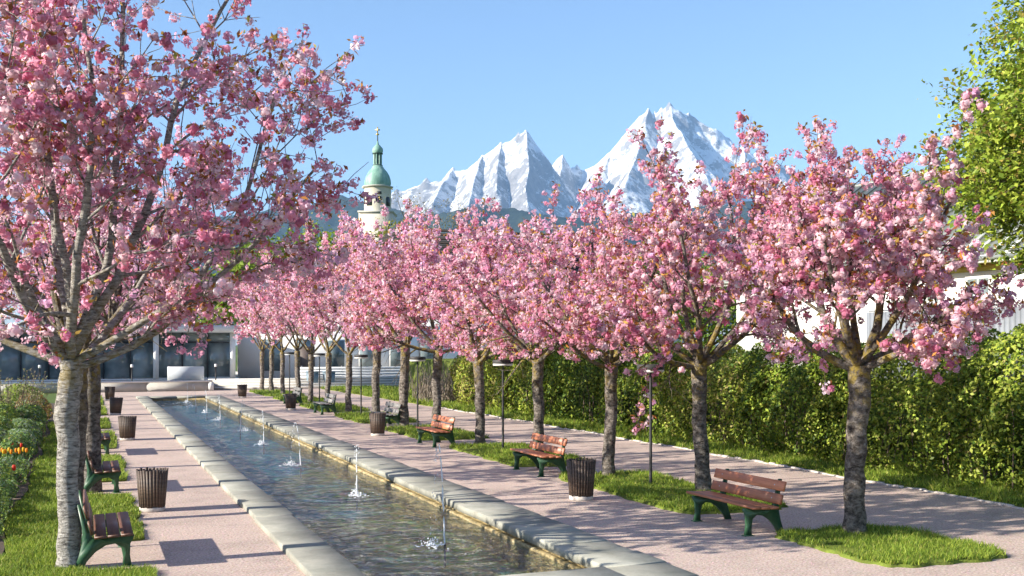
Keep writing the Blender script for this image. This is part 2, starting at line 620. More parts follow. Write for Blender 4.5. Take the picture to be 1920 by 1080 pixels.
# value noise for terrain
def vnoise(x, y, seed):
    def hsh(i, j):
        h = (i.astype(np.int64) * 374761393 + j.astype(np.int64) * 668265263 + seed * 974711) & 0x7fffffff
        h = ((h ^ (h >> 13)) * 1274126177) & 0x7fffffff
        return ((h ^ (h >> 16)) & 0xffff) / 65535.0
    xi, yi = np.floor(x), np.floor(y)
    fx, fy = x - xi, y - yi
    fx = fx * fx * (3 - 2 * fx)
    fy = fy * fy * (3 - 2 * fy)
    a, b, c, d = hsh(xi, yi), hsh(xi + 1, yi), hsh(xi, yi + 1), hsh(xi + 1, yi + 1)
    return (a * (1 - fx) + b * fx) * (1 - fy) + (c * (1 - fx) + d * fx) * fy


def fbm(x, y, oct, seed, ridged=False, gain=0.5):
    s, a, tot = 0, 1.0, 0
    for o in range(oct):
        n = vnoise(x, y, seed + o * 17)
        if ridged:
            n = 1 - np.abs(2 * n - 1)
        s = s + a * n
        tot += a
        a *= gain
        x, y = x * 2.03 + 11.3, y * 2.03 + 5.7
    return s / tot


# ------------------------------------------------------------------ the ground and the pool
PX0, PX1, PY0, PY1 = 3.06, 6.05, 11.8, 59.5      # inner edge of the pool
CO_L, CO_R, CO_N, CO_F = 0.57, 0.82, 0.72, 0.7      # coping widths
WATER_Z = -0.15


def frame_sheet(name, ox0, ox1, oy0, oy1, ix0, ix1, iy0, iy1, z, mat, **p):
    m = MB()
    v = [(ox0, oy0, z), (ox1, oy0, z), (ox1, oy1, z), (ox0, oy1, z), (ix0, iy0, z), (ix1, iy0, z), (ix1, iy1, z), (ix0, iy1, z)]
    m.add(v, [(0, 1, 5, 4), (1, 2, 6, 5), (2, 3, 7, 6), (3, 0, 4, 7)])
    return m.obj(name, mat, None, **p)


hx0, hx1, hy0, hy1 = PX0 - 0.3, PX1 + 0.3, PY0 - 0.3, PY1 + 0.3
frame_sheet('ground', -14000, 14000, -9000, 14000, hx0, hx1, hy0, hy1, -0.012, 'ground', kind='structure')
frame_sheet('gravel_path', -0.7, 15.3, 4.0, 69.5, hx0, hx1, hy0, hy1, 0.0, 'gravel', kind='structure')

# basin: inner wall faces and floor
m = MB()
zt, zb = -0.02, -0.5
m.add([(PX0, PY0, zt), (PX1, PY0, zt), (PX1, PY1, zt), (PX0, PY1, zt), (PX0, PY0, zb), (PX1, PY0, zb), (PX1, PY1, zb), (PX0, PY1, zb)],
      [(0, 1, 5, 4), (1, 2, 6, 5), (2, 3, 7, 6), (3, 0, 4, 7)])
basin = m.obj('pool_basin', 'poolwall', None, kind='structure')
# a low ledge at the foot of the right wall, just under the waterline lip
m = MB()
m.box((PX1 - 0.10, PY0 + 0.002, zb + 0.01), (PX1 - 0.004, PY1 - 0.002, WATER_Z + 0.04), 0.015)
m.obj('wall_ledge', 'poolwall', basin)
m = MB()
nx, ny = 12, 160
gx, gy = np.meshgrid(np.linspace(PX0, PX1, nx), np.linspace(PY0, PY1, ny), indexing='ij')
gz = zb + 0.06 * fbm(gx * 1.5, gy * 1.5, 3, 5)
idx = np.arange(nx * ny).reshape(nx, ny)
F = np.stack([idx[:-1, :-1], idx[1:, :-1], idx[1:, 1:], idx[:-1, 1:]], -1).reshape(-1, 4)
m.add(np.stack([gx, gy, gz], -1).reshape(-1, 3), F)
m.obj('pool_floor', 'poolfloor', basin, smooth=True)

# water: a rippled sheet
nx, ny = 60, 900
gx, gy = np.meshgrid(np.linspace(PX0 + 0.003, PX1 - 0.003, nx), np.linspace(PY0 + 0.003, PY1 - 0.003, ny), indexing='ij')
gz = WATER_Z + 0.022 * (fbm(gx * 2.2, gy * 1.6, 3, 31) - 0.5)
JET_X = 4.93
JET_Y = [15.0, 20.6, 26.2, 32.2, 37.6, 43.0, 48.2, 53.4, 57.2]
for y in JET_Y:
    rr = np.hypot(gx - (JET_X - 0.2), gy - y)
    gz = gz + 0.018 * np.cos(rr * 17) * np.exp(-rr * 1.5)
idx = np.arange(nx * ny).reshape(nx, ny)
F = np.stack([idx[:-1, :-1], idx[1:, :-1], idx[1:, 1:], idx[:-1, 1:]], -1).reshape(-1, 4)
m = MB()
m.add(np.stack([gx, gy, gz], -1).reshape(-1, 3), F)
m.obj('water', 'water', None, smooth=True, kind='structure')

# coping: one stone after another
coping = link('pool_coping', None, None, (0, 0, 0), kind='structure')
rng = np.random.default_rng(3)


def coping_run(x0, x1, y0, y1, along, pitch, z0, z1):
    a0, a1 = (y0, y1) if along == 'y' else (x0, x1)
    k = max(1, round((a1 - a0) / pitch))
    e = np.linspace(a0, a1, k + 1)
    for i in range(k):
        g = 0.009
        dz = rng.normal(0, 0.005)
        dx = rng.normal(0, 0.008)
        m = MB()
        if along == 'y':
            m.box((x0 + dx, e[i] + g, z0), (x1 + dx, e[i + 1] - g, z1 + dz), 0.015)
        else:
            m.box((e[i] + g, y0 + dx, z0), (e[i + 1] - g, y1 + dx, z1 + dz), 0.015)
        m.obj('coping_stone', 'coping', coping)


coping_run(PX0 - CO_L, PX0 + 0.03, PY0 - CO_N, PY1 + CO_F, 'y', 1.55, -0.05, 0.085)
coping_run(PX1 - 0.05, PX1 + CO_R, PY0 - CO_N, PY1 + CO_F, 'y', 0.8, -0.07, 0.045)
coping_run(PX0 + 0.036, PX1 - 0.066, PY0 - CO_N, PY0 + 0.03, 'x', 1.4, -0.05, 0.06)
coping_run(PX0 + 0.036, PX1 - 0.066, PY1 - 0.03, PY1 + CO_F, 'x', 1.4, -0.05, 0.06)

# ------------------------------------------------------------------ turf
LB_X0, LB_X1 = -1.18, 0.80          # left strip
RS_X0, RS_X1 = 9.15, 11.3           # islands of the right row
VG_X0, VG_X1 = 14.95, 18.2          # verge at the hedge
TREES_R_PX = (1605, 1323, 1140, 1008, 900, 817, 757, 705, 655, 617, 583, 557, 530, 510, 491)
TREE_X = [10.55, 10.75, 10.3, 10.45, 10.2, 10.35, 10.1, 10.3, 10.15, 10.3, 10.2, 10.3, 10.2, 10.3, 10.2]
TREES_R = [(x, on_row(p, x)) for p, x in zip(TREES_R_PX, TREE_X)]


def blob_outline(x0, x1, y0, y1, seed, r=0.45, n=90):
    rg = np.random.default_rng(seed)
    pts = []
    # rounded rectangle with a ragged edge
    t = np.linspace(0, 1, n, endpoint=False)
    per = 2 * ((x1 - x0) + (y1 - y0))
    for q in t * per:
        if q < x1 - x0:
            p = (x0 + q, y0)
        elif q < (x1 - x0) + (y1 - y0):
            p = (x1, y0 + q - (x1 - x0))
        elif q < 2 * (x1 - x0) + (y1 - y0):
            p = (x1 - (q - (x1 - x0) - (y1 - y0)), y1)
        else:
            p = (x0, y1 - (q - 2 * (x1 - x0) - (y1 - y0)))
        pts.append(p)
    P = np.array(pts)
    # round the corners
    cx = np.clip(P[:, 0], x0 + r, x1 - r)
    cy = np.clip(P[:, 1], y0 + r, y1 - r)
    d = P - np.stack([cx, cy], 1)
    L = np.linalg.norm(d, axis=1)
    ok = L > 1e-6
    P[ok] = np.stack([cx, cy], 1)[ok] + d[ok] / L[ok][:, None] * np.minimum(L[ok], r)[:, None]
    nz = rg.normal(0, 0.05, n)
    nz = (nz + np.roll(nz, 1)) * 0.7
    c = P.mean(0)
    dd = P - c
    dd /= np.linalg.norm(dd, axis=1)[:, None]
    return P + dd * nz[:, None]


def inside(P, poly):
    x, y = P[:, 0], P[:, 1]
    r = np.zeros(len(P), bool)
    j = len(poly) - 1
    for i in range(len(poly)):
        xi, yi = poly[i]
        xj, yj = poly[j]
        c = ((yi > y) != (yj > y)) & (x < (xj - xi) * (y - yi) / (yj - yi + 1e-12) + xi)
        r ^= c
        j = i
    return r


def turf(name, poly, z, density, label_stuff, seed, hgt=0.055, dmin=13.0):
    """a turf bed with its soil edge, and the blades growing on it"""
    rg = np.random.default_rng(seed)
    n = len(poly)
    m = MB()
    c = poly.mean(0)
    top = np.concatenate([poly, np.full((n, 1), z)], 1)
    innr = np.concatenate([c + (poly - c) * 0.95, np.full((n, 1), z + 0.008)], 1)
    bot = np.concatenate([c + (poly - c) * 1.012, np.full((n, 1), -0.005)], 1)
    m.add(np.concatenate([bot, top, innr]), [(i, (i + 1) % n, n + (i + 1) % n, n + i) for i in range(n)] + [(n + i, n + (i + 1) % n, 2 * n + (i + 1) % n, 2 * n + i) for i in range(n)])
    m.f.append(np.array([[2 * n + i for i in range(n)]], np.int32))
    bed = m.obj(name, 'turf', None, kind='structure')
    lo, hi = poly.min(0), poly.max(0)
    area = (hi[0] - lo[0]) * (hi[1] - lo[1])
    cand = int(area * density)
    P = rg.uniform(lo, hi, (cand, 2))
    d = P[:, 0] * SN + P[:, 1] * CS
    keep = (rg.random(cand) < np.clip((dmin / np.maximum(d, 1)) ** 2, 0, 1)) & inside(P, poly)
    P, d = P[keep], d[keep]
    k = len(P)
    if k == 0:
        return bed
    patch = fbm(P[:, 0] * 1.7, P[:, 1] * 1.7, 3, seed)
    kk_ = rg.random(k) < np.clip((patch - .2) * 3.2, .12, 1)
    P, d, patch = P[kk_], d[kk_], patch[kk_]
    k = len(P)
    sc = np.clip(d / dmin, 1, 4) ** 0.8
    H = hgt * (0.5 + 0.9 * rg.random(k)) * (0.6 + 0.9 * patch) * np.sqrt(sc)
    Wd = 0.0075 * sc * rg.uniform(0.7, 1.3, k)
    az = rg.uniform(0, 2 * math.pi, k)
    ln = rg.normal(0, 0.5, (k, 2)) * H[:, None]
    B = np.stack([P[:, 0], P[:, 1], np.full(k, z - 0.004)], 1)
    off = np.stack([np.cos(az) * Wd, np.sin(az) * Wd, np.zeros(k)], 1)
    tip = B + np.stack([ln[:, 0], ln[:, 1], H], 1)
    V = np.stack([B - off, B + off, tip], 1).reshape(-1, 3)
    cols = pick_cols(k, [(0.215, 0.3, 0.035), (0.33, 0.4, 0.055), (0.12, 0.2, 0.025), (0.38, 0.36, 0.1)], [4, 3, 3, 0.8], 0.15, rg)
    cols *= (0.75 + 0.5 * patch)[:, None]
    mb = MB()
    mb.add(V, np.arange(3 * k).reshape(k, 3), np.repeat(cols, 3, 0))
    mb.obj('grass', 'grass', None, col=True, kind='stuff', label=label_stuff, category='grass')
    return bed


# ------------------------------------------------------------------ cherry trees
BLOOM_PAL = [(0.83, 0.41, 0.53), (0.88, 0.54, 0.63), (0.90, 0.65, 0.70), (0.72, 0.28, 0.41), (0.79, 0.47, 0.65)]
BLOOM_W = [3.5, 4, 3, 1.5, 1.8]
LEAF_PAL = [(0.4, 0.165, 0.04), (0.26, 0.085, 0.033), (0.44, 0.27, 0.055), (0.3, 0.28, 0.06), (0.55, 0.27, 0.07)]
LEAF_W = [3, 2.2, 2, 1.2, 1.6]


def norm(v):
    return v / (np.linalg.norm(v) + 1e-9)


def env_ok(env, p):
    """env: list of (z, radius) the crown keeps within"""
    if env is None:
        return True
    if p[2] > env[-1][0]:
        return False
    return math.hypot(p[0], p[1]) < np.interp(p[2], [e[0] for e in env], [e[1] for e in env])


def grow(rg, p, d, L, r, lvl, P, out, limb):
    nseg = max(3, int(L / P['seg'][lvl]))
    st = L / nseg
    pts = [p]
    ds = [d]
    for i in range(nseg):
        d = norm(d + rg.normal(0, P['wob'][lvl], 3) + np.array([0, 0, P['up'][lvl] * st]))
        p = p + d * st
        pts.append(p)
        ds.append(d)
        if i >= 1 and not env_ok(P.get('env'), p):
            break
    nseg = len(pts) - 1
    t = np.linspace(0, 1, nseg + 1)
    rad = r * (1 - (1 - P['tip'][lvl]) * t)
    out.append((lvl, np.array(pts), rad, limb))
    if lvl < 3:
        n = P['n'][lvl]
        az0 = rg.uniform(0, 6.28)
        for k in range(n):
            tt = P['lo'][lvl] + (1 - P['lo'][lvl]) * (k + rg.uniform(0.1, 0.9)) / n
            i = min(nseg, int(round(tt * nseg)))
            dd = ds[i]
            ref = np.array([0, 0, 1.]) if abs(dd[2]) < 0.9 else np.array([1., 0, 0])
            u = norm(np.cross(dd, ref))
            w = np.cross(dd, u)
            az = az0 + k * 2.4 + rg.normal(0, 0.4)
            a = math.radians(rg.uniform(28, 62))
            cd = norm(dd * math.cos(a) + (u * math.cos(az) + w * math.sin(az)) * math.sin(a))
            cl = P['len'][lvl + 1] * rg.uniform(0.55, 1.2) * (1 - 0.4 * tt)
            grow(rg, pts[i], cd, cl, max(P['rmin'], rad[i] * rg.uniform(0.38, 0.52)), lvl + 1, P, out, limb)


PR = dict(seg=[0, .33, .25, .2], wob=[0, .10, .13, .16], up=[0, .30, .22, .12], tip=[0, .35, .35, .5], n=[0, 8, 7], lo=[0, .25, .2], len=[0, 0, 1.6, .75], rmin=0.005, env=[(2.3, 1.4), (2.7, 1.95), (3.8, 2.1), (4.6, 1.9), (5.15, 1.5)])
PL = dict(seg=[0, .4, .3, .22], wob=[0, .09, .12, .16], up=[0, .20, .16, .10], tip=[0, .3, .35, .5], n=[0, 11, 8], lo=[0, .18, .18], len=[0, 0, 2.1, .9], rmin=0.006, env=[(2.4, 1.6), (3.2, 2.3), (5, 2.4), (6.5, 2.2), (7.6, 1.5)])
PL1 = dict(PL, env=[(2.4, 2.2), (3.0, 2.9), (4.6, 3.1), (5.6, 3.7), (6.3, 3.9), (7.5, 3.6), (9, 2.0)])
PR2 = dict(PR, env=[(2.3, 1.4), (2.7, 1.9), (4, 2.0), (5.0, 1.8), (5.6, 1.4)])
PR1 = dict(PR, env=[(2.3, 1.1), (2.7, 1.4), (3.8, 1.6), (4.5, 1.5), (4.85, 1.3)])
PR3 = dict(PR, env=[(2.3, 1.4), (2.7, 1.9), (4, 1.95), (4.8, 1.7), (5.2, 1.3)])


def tree_skeleton(seed, trunk_h, trunk_r, limbs, P):
    """limbs: (azimuth deg, inclination from the vertical deg, length, start height factor)"""
    rg = np.random.default_rng(seed)
    out = []
    nz = 19
    t = np.linspace(0, 1, nz)
    tr = np.zeros((nz, 3))
    tr[:, 2] = t * trunk_h
    tr[:, 0] = np.cumsum(rg.normal(0, 0.012, nz))
    tr[:, 1] = np.cumsum(rg.normal(0, 0.012, nz))
    tr[0, :2] = 0
    tr[0, 2] = -0.05
    rad = trunk_r * (1 + 0.34 * np.exp(-t * 12) + 0.12 * t ** 3 + rg.normal(0, 0.045, nz))
    top = tr[-1]
    for i, (az, inc, L, hf) in enumerate(limbs):
        a, b = math.radians(az), math.radians(inc)
        d = np.array([math.cos(a) * math.sin(b), math.sin(a) * math.sin(b), math.cos(b)])
        p = top - np.array([0, 0, (1 - hf) * trunk_h]) - d * 0.05
        grow(rg, p, d, L, trunk_r * rg.uniform(0.4, 0.54), 1, P, out, i)
    return tr, rad, out, rg


def cluster_points(out, rg, spacing, keep=lambda p: True, bare=0.0):
    C = []
    for lvl, pts, rad, limb in out:
        seg = np.linalg.norm(np.diff(pts, axis=0), axis=1)
        s = np.concatenate([[0], np.cumsum(seg)])
        lo = {1: 0.62, 2: 0.38, 3: 0.12}[lvl]
        sp = spacing * {1: 1.2, 2: 1.05, 3: 1.0}[lvl]
        q = lo * s[-1] + rg.uniform(0, sp)
        while q < s[-1]:
            p = np.array([np.interp(q, s, pts[:, k]) for k in range(3)])
            C.append(p + rg.normal(0, 0.045, 3) - np.array([0, 0, 0.03]))
            q += sp * rg.uniform(0.6, 1.5)
        C.append(pts[-1])
    C = np.array(C)
    k = np.array([keep(p) for p in C])
    return C[k & (rg.random(len(C)) > bare)]


def bloom_mesh(C, rg, petals, radius, psize, name, shade=1.0, core=False):
    n = len(C)
    R = radius * (np.ones(n) if core else rg.uniform(0.65, 1.3, n))
    base = pick_cols(n, BLOOM_PAL, BLOOM_W, 0.08, rg) * shade
    U = sphere_dirs(n * petals, rg)
    ci = np.repeat(np.arange(n), petals)
    U[:, 2] *= 0.9
    c = C[ci] + U * (R[ci] * rg.uniform(0.45, 0.9 if core else 1.0, n * petals))[:, None]
    Nn = U + rg.normal(0, 0.45, (n * petals, 3))
    s = psize * rg.uniform(0.7, 1.25, n * petals)
    cols = np.clip(base[ci] * (1 + rg.normal(0, 0.2 if core else 0.14, (n * petals, 1))), 0, 0.93)
    mb = MB()
    leaf_quads(mb, c, Nn, s, s * 0.85, s * 0.25, cols, rg)
    if core:
        r = radius * 0.7
        v = np.array([(0, 0, -1), (1, 0, 0), (0, 1, 0), (-1, 0, 0), (0, -1, 0), (0, 0, 1)]) * r
        mb.add(v, [(0, 2, 1), (0, 3, 2), (0, 4, 3), (0, 1, 4), (5, 1, 2), (5, 2, 3), (5, 3, 4), (5, 4, 1)], base[0])
    return mb.mesh(name, 'petal', False, True)


def bronze_mesh(C, rg, per, length, name):
    n = len(C)
    k = n * per
    ci = np.repeat(np.arange(n), per)
    U = sphere_dirs(k, rg)
    U[:, 2] = np.abs(U[:, 2]) * 0.8 + 0.1
    c = C[ci] + U * rg.uniform(0.05, 0.13, (k, 1))
    Nn = U * 0.3 + sphere_dirs(k, rg)
    s = length * rg.uniform(0.6, 1.3, k)
    mb = MB()
    leaf_quads(mb, c, Nn, s, s * 0.42, s * 0.18, pick_cols(k, LEAF_PAL, LEAF_W, 0.2, rg), rg)
    return mb.mesh(name, 'bronze', False, True)


def build_tree_meshes(seed, trunk_h, trunk_r, limbs, P, spacing, petals, radius, psize, leaf_per, leaf_len, barkm, keep=lambda p: True, extra=None, bare=0.0, detail=1, shoots=0):
    tr, rad, out, rg = tree_skeleton(seed, trunk_h, trunk_r, limbs, P)
    # long shoots that stand out above the crown
    tops = sorted([o for o in out if o[0] in (1, 2)], key=lambda o: -o[1][-1][2])[:shoots * 3]
    if shoots:
        for q in rg.choice(len(tops), shoots, replace=False):
            lv, pp, rr, li = tops[q]
            a = pp[-1]
            o_ = np.array([a[0], a[1], 0]) / (math.hypot(a[0], a[1]) + .3)
            d = norm(o_ * rg.uniform(.15, .6) + np.array([0, 0, 1.0]) + rg.normal(0, .15, 3))
            L_ = rg.uniform(.6, 1.3)
            pts = [a + d * L_ * f + rg.normal(0, .025, 3) for f in np.linspace(0, 1, 5)]
            pts[0] = a
            out.append((3, np.array(pts), np.linspace(max(.008, rr[-1]), .004, 5), li))
            for f in (.3, .5, .7, .85):
                b_ = a + d * L_ * f
                e_ = norm(d + rg.normal(0, .6, 3)) * rg.uniform(.18, .32)
                out.append((3, np.array([b_, b_ + e_ * .5, b_ + e_]), np.linspace(.006, .003, 3), li))
    if extra:
        out = out + extra
    ns = (16, 8, 5, 4) if detail else (10, 6, 4, 3)
    m = MB()
    m.tube(tr, rad, ns[0])
    M = {'trunk': m.mesh('trunk', barkm, True), 'limb': []}
    nl = max(o[3] for o in out) + 1
    for i in range(nl):
        m = MB()
        for lvl, pts, r, li in out:
            if li == i:
                m.tube(pts, r, ns[lvl])
        M['limb'].append(m.mesh('limb', 'bark' if barkm == 'bark' else barkm, True))
    C = cluster_points(out, rg, spacing, keep, bare)
    M['C'] = C
    M['rg'] = rg
    M['pars'] = (petals, radius, psize)
    lf = C[rg.random(len(C)) < 0.75]
    M['leaves'] = bronze_mesh(lf, rg, leaf_per, leaf_len, 'young_leaves')
    return M


def finish_blossom(M, C=None):
    C = M['C'] if C is None else C
    return bloom_mesh(C, M['rg'], *M['pars'], 'blossom')


def place_tree(M, loc, rotz, label, group, blossom, scale=1.0):
    t = thing('cherry_tree', label, 'tree', loc, rotz, group)
    t.scale = (scale,) * 3
    link('trunk', M['trunk'], t)
    for l in M['limb']:
        link('limb', l, t)
    b = link('blossom', blossom, t, kind='stuff')
    link('young_leaves', M['leaves'], t, kind='stuff')
    return t


# template pompons for the clusters that can be picked out one by one
def pompon_meshes(petals, radius, psize, k, seed):
    rg = np.random.default_rng(seed)
    return [bloom_mesh(np.zeros((1, 3)), rg, petals, radius, psize, 'blossom_cluster', 1.0, True) for _ in range(k)]


def split_near(M, t_loc, rotz, count):
    """the clusters that show largest: nearest the camera on the lit, visible side"""
    C = M['C']
    c, s = math.cos(rotz), math.sin(rotz)
    Wp = np.stack([C[:, 0] * c - C[:, 1] * s + t_loc[0], C[:, 0] * s + C[:, 1] * c + t_loc[1], C[:, 2]], 1)
    d = Wp[:, 0] * SN + Wp[:, 1] * CS
    u = 960 + 2000 * (Wp[:, 0] * CS - Wp[:, 1] * SN) / d
    v = 647 - 2000 * (Wp[:, 2] - HC) / d
    sc = np.where((u > 0) & (u < 1920) & (v > 0) & (v < 1080), d, 1e6)
    o = np.argsort(sc)
    return o[:count], o[count:]


def place_near_tree(M, loc, rotz, label, group, seed, count=300):
    near, rest = split_near(M, loc, rotz, count)
    t = place_tree(M, loc, rotz, label, group, finish_blossom(M, M['C'][rest]))
    tm = pompon_meshes(M['pars'][0], M['pars'][1] * 1.08, M['pars'][2], 14, seed)
    rg = np.random.default_rng(seed + 1)
    for i in near:
        link('blossom_cluster', tm[rg.integers(len(tm))], t, tuple(M['C'][i]), tuple(rg.uniform(0, 6.28, 3)))
    return t


def spray(points, r0, rg, limb):
    pts = np.array(points, float)
    return (3, pts, np.linspace(r0, 0.004, len(pts)), limb)


ORD = ['nearest', 'second', 'third', 'fourth', 'fifth', 'sixth', 'seventh', 'eighth', 'ninth', 'tenth', 'eleventh', 'twelfth', 'thirteenth', 'fourteenth', 'fifteenth']

# --- left row
LEFT = [(-0.20, 14.45), (-0.12, 18.1), (0.10, 21.9), (-0.05, 25.8), (0.05, 29.8), (-0.05, 33.7), (0.08, 37.6), (-0.05, 41.6), (0.05, 45.5), (0, 49.5), (0.05, 53.5), (0, 57.5), (0.05, 61.5)]
GL_ = 'cherry trees in the row left of the pool'
GR_ = 'cherry trees in the row right of the pool'
limbsL1 = [(158, 72, 3.9, .97), (175, 42, 5.2, 1.0), (100, 30, 5.4, 1.0), (-20, 16, 5.9, 1.0), (-12, 38, 5.6, .99), (-25, 58, 4.9, .98), (0, 70, 4.2, .95), (-100, 50, 4.4, .98), (-75, 22, 5.6, 1.0), (60, 60, 4.4, .97), (220, 55, 4.6, .98)]
rgx = np.random.default_rng(5)
# a drooping spray under the right-hand limb
exL1 = [(2, np.array([[1.0, -0.5, 3.3], [1.25, -0.55, 3.35], [1.45, -0.6, 3.2], [1.55, -0.62, 2.95]]), np.linspace(.014, .005, 4), 5),
        (3, np.array([[1.25, -0.55, 3.35], [1.2, -0.6, 3.1], [1.18, -0.6, 2.85]]), np.linspace(.008, .004, 3), 5),
        (3, np.array([[1.45, -0.6, 3.2], [1.4, -0.6, 3.0], [1.33, -0.6, 2.75]]), np.linspace(.008, .004, 3), 5),
        (3, np.array([[1.45, -0.6, 3.2], [1.6, -0.6, 3.0], [1.5, -0.6, 2.7]]), np.linspace(.008, .004, 3), 5)]
ML1 = build_tree_meshes(21, 2.62, 0.13, limbsL1, PL1, 0.215, 20, 0.085, 0.030, 4, 0.048, 'bark_pale',
                        keep=lambda p: p[2] > 2.5 and p[1] > -2.7, extra=exL1, bare=.26)
limbsL2 = [(i * 51 + 20, (35, 52, 20, 60, 40, 28, 66)[i], (5.0, 4.6, 5.6, 4.3, 5.0, 5.5, 4.0)[i], 1.0) for i in range(7)]
ML2 = build_tree_meshes(33, 2.6, 0.16, limbsL2, PL, 0.21, 15, 0.09, 0.036, 1, 0.045, 'bark', keep=lambda p: p[2] > 2.8, bare=.62)
limbsL3 = [(i * 60 + 5, (30, 55, 22, 62, 38, 48)[i], (5.0, 4.3, 5.3, 4.0, 4.9, 4.4)[i], 1.0) for i in range(6)]
ML3 = build_tree_meshes(47, 2.55, 0.155, limbsL3, PL, 0.25, 10, 0.105, 0.048, 1, 0.05, 'bark', keep=lambda p: p[2] > 2.8, bare=.62, detail=0)
bL2, bL3 = finish_blossom(ML2), finish_blossom(ML3)
limbsL4 = [(i * 75 + 40, (26, 44, 18, 50, 34)[i], (3.6, 3.2, 3.9, 3.0, 3.5)[i], 1.0) for i in range(5)]
ML4 = build_tree_meshes(53, 2.5, 0.12, limbsL4, dict(PL, n=[0, 6, 5], env=[(2.4, 0.9), (4, 1.3), (6, 1.1), (6.4, .7)]), 0.25, 12, 0.1, 0.044, 2, 0.05, 'bark', keep=lambda p: p[2] > 2.8, bare=.7, detail=0)
bL4 = finish_blossom(ML4)

place_near_tree(ML1, (*LEFT[0], 0), 0.0, 'large pink cherry tree with pale ringed bark, nearest of the left row', GL_, 100)
for i, (x, y) in enumerate(LEFT[1:], 1):
    M, b = (ML4, bL4) if i % 2 else (ML2, bL2) if i < 4 else (ML3, bL3)
    lab = {1: 'pink cherry tree directly behind the pale trunk of the left row', 2: 'pink cherry tree with dark trunk beside the second left bench'}.get(i, ORD[i] + ' pink cherry tree from the front in the row left of the pool')
    place_tree(M, (x, y, 0), [0, .4, 2.2, 4.0, 1.1, 3.0, 5.0, .2, 2.0, 4.4, 1.5, 3.6, 0.8][i], lab, GL_, b, [1, .98, 1.0, .95, .96, .9, .95, .9, .92, .88, .9, .86, .9][i])

# --- right row
limbsR1 = [(158, 48, 3.4, .99), (135, 20, 4.0, 1.0), (60, 14, 4.2, 1.0), (-22, 60, 2.7, .98), (-30, 30, 3.7, 1.0), (-100, 40, 3.2, .99), (80, 45, 3.3, .99), (200, 60, 2.9, .97), (-70, 76, 2.2, .97), (130, 80, 2.4, .97)]
MR1 = build_tree_meshes(61, 2.5, 0.145, limbsR1, PR1, 0.2, 20, 0.085, 0.030, 4, 0.05, 'bark', keep=lambda p: p[2] > 2.2, shoots=11, bare=.12)
limbsR2 = [(165, 66, 3.6, .97), (150, 35, 4.0, 1.0), (20, 18, 4.3, 1.0), (-25, 62, 3.2, .98), (-40, 34, 3.8, 1.0), (-110, 45, 3.4, .99), (70, 50, 3.5, .99), (-60, 80, 2.6, .97), (190, 84, 2.6, .97)]
MR2 = build_tree_meshes(62, 2.45, 0.135, limbsR2, PR2, 0.215, 17, 0.085, 0.032, 4, 0.052, 'bark', keep=lambda p: p[2] > 2.3, shoots=10, bare=.15)
# hanging spray beside the third trunk
exR3 = [(2, np.array([[0.3, -0.2, 2.9], [0.55, -0.4, 2.7], [0.68, -0.5, 2.3], [0.66, -0.5, 1.8], [0.5, -0.5, 1.35], [0.42, -0.5, 1.05]]), np.linspace(.012, .004, 6), 0),
        (3, np.array([[0.66, -0.5, 1.8], [0.5, -0.45, 1.6], [0.38, -0.45, 1.3], [0.4, -0.45, 1.0]]), np.linspace(.007, .003, 4), 0),
        (3, np.array([[0.68, -0.5, 2.0], [0.8, -0.5, 1.7], [0.78, -0.5, 1.4], [0.66, -0.5, 1.15]]), np.linspace(.007, .003, 4), 0),
        (3, np.array([[0.66, -0.5, 2.2], [0.85, -0.5, 2.05], [0.95, -0.5, 1.9]]), np.linspace(.006, .003, 3), 0)]
limbsR3 = [(170, 55, 3.6, .98), (110, 30, 4.0, 1.0), (0, 22, 4.2, 1.0), (-25, 58, 3.3, .98), (-70, 40, 3.5, 1.0), (-140, 50, 3.3, .99), (55, 52, 3.4, .99), (-90, 80, 2.5, .97), (200, 82, 2.5, .97)]
MR3 = build_tree_meshes(63, 2.4, 0.125, limbsR3, PR3, 0.215, 16, 0.085, 0.033, 3, 0.055, 'bark', keep=lambda p: p[2] > 2.4 or p[0] > 0.35, extra=exR3, shoots=9, bare=.12)
limbsG = [(80, 80, 2.5, .97), (260, 80, 2.5, .97)] + [(i * 58 + 10, (42, 60, 22, 52, 34, 64)[i], (3.9, 3.4, 4.2, 3.5, 4.0, 3.2)[i], 1.0) for i in range(6)]
MG1 = build_tree_meshes(64, 2.35, 0.13, limbsG, PR, 0.24, 12, 0.095, 0.040, 3, 0.055, 'bark', keep=lambda p: p[2] > 2.4, detail=0, shoots=9, bare=.1)
limbsG = [(110, 82, 2.5, .97), (300, 78, 2.5, .97)] + [(i * 66 + 35, (50, 36, 58, 25, 62, 40)[i], (3.7, 4.1, 3.3, 4.2, 3.3, 3.9)[i], 1.0) for i in range(6)]
MG2 = build_tree_meshes(65, 2.4, 0.13, limbsG, PR, 0.24, 12, 0.095, 0.040, 3, 0.055, 'bark', keep=lambda p: p[2] > 2.4, detail=0, shoots=9, bare=.1)
limbsG = [(i * 72 + 15, (45, 62, 25, 55, 38)[i], (3.9, 3.3, 4.3, 3.4, 4.0)[i], 1.0) for i in range(5)]
MG3 = build_tree_meshes(66, 2.4, 0.125, [(a, b, c * 1.15, d) for a, b, c, d in limbsG], dict(PR, env=[(2.3, 1.6), (2.7, 2.3), (4.4, 2.5), (5.6, 2.2), (6.4, 1.5)]), 0.26, 8, 0.115, 0.054, 3, 0.065, 'bark', keep=lambda p: p[2] > 2.4, detail=0, shoots=9, bare=.1)
bG1, bG2, bG3 = finish_blossom(MG1), finish_blossom(MG2), finish_blossom(MG3)
bR3 = finish_blossom(MR3)
place_near_tree(MR1, (*TREES_R[0], 0), 0.0, 'pink cherry tree with stout grey trunk, nearest of the right row', GR_, 200)
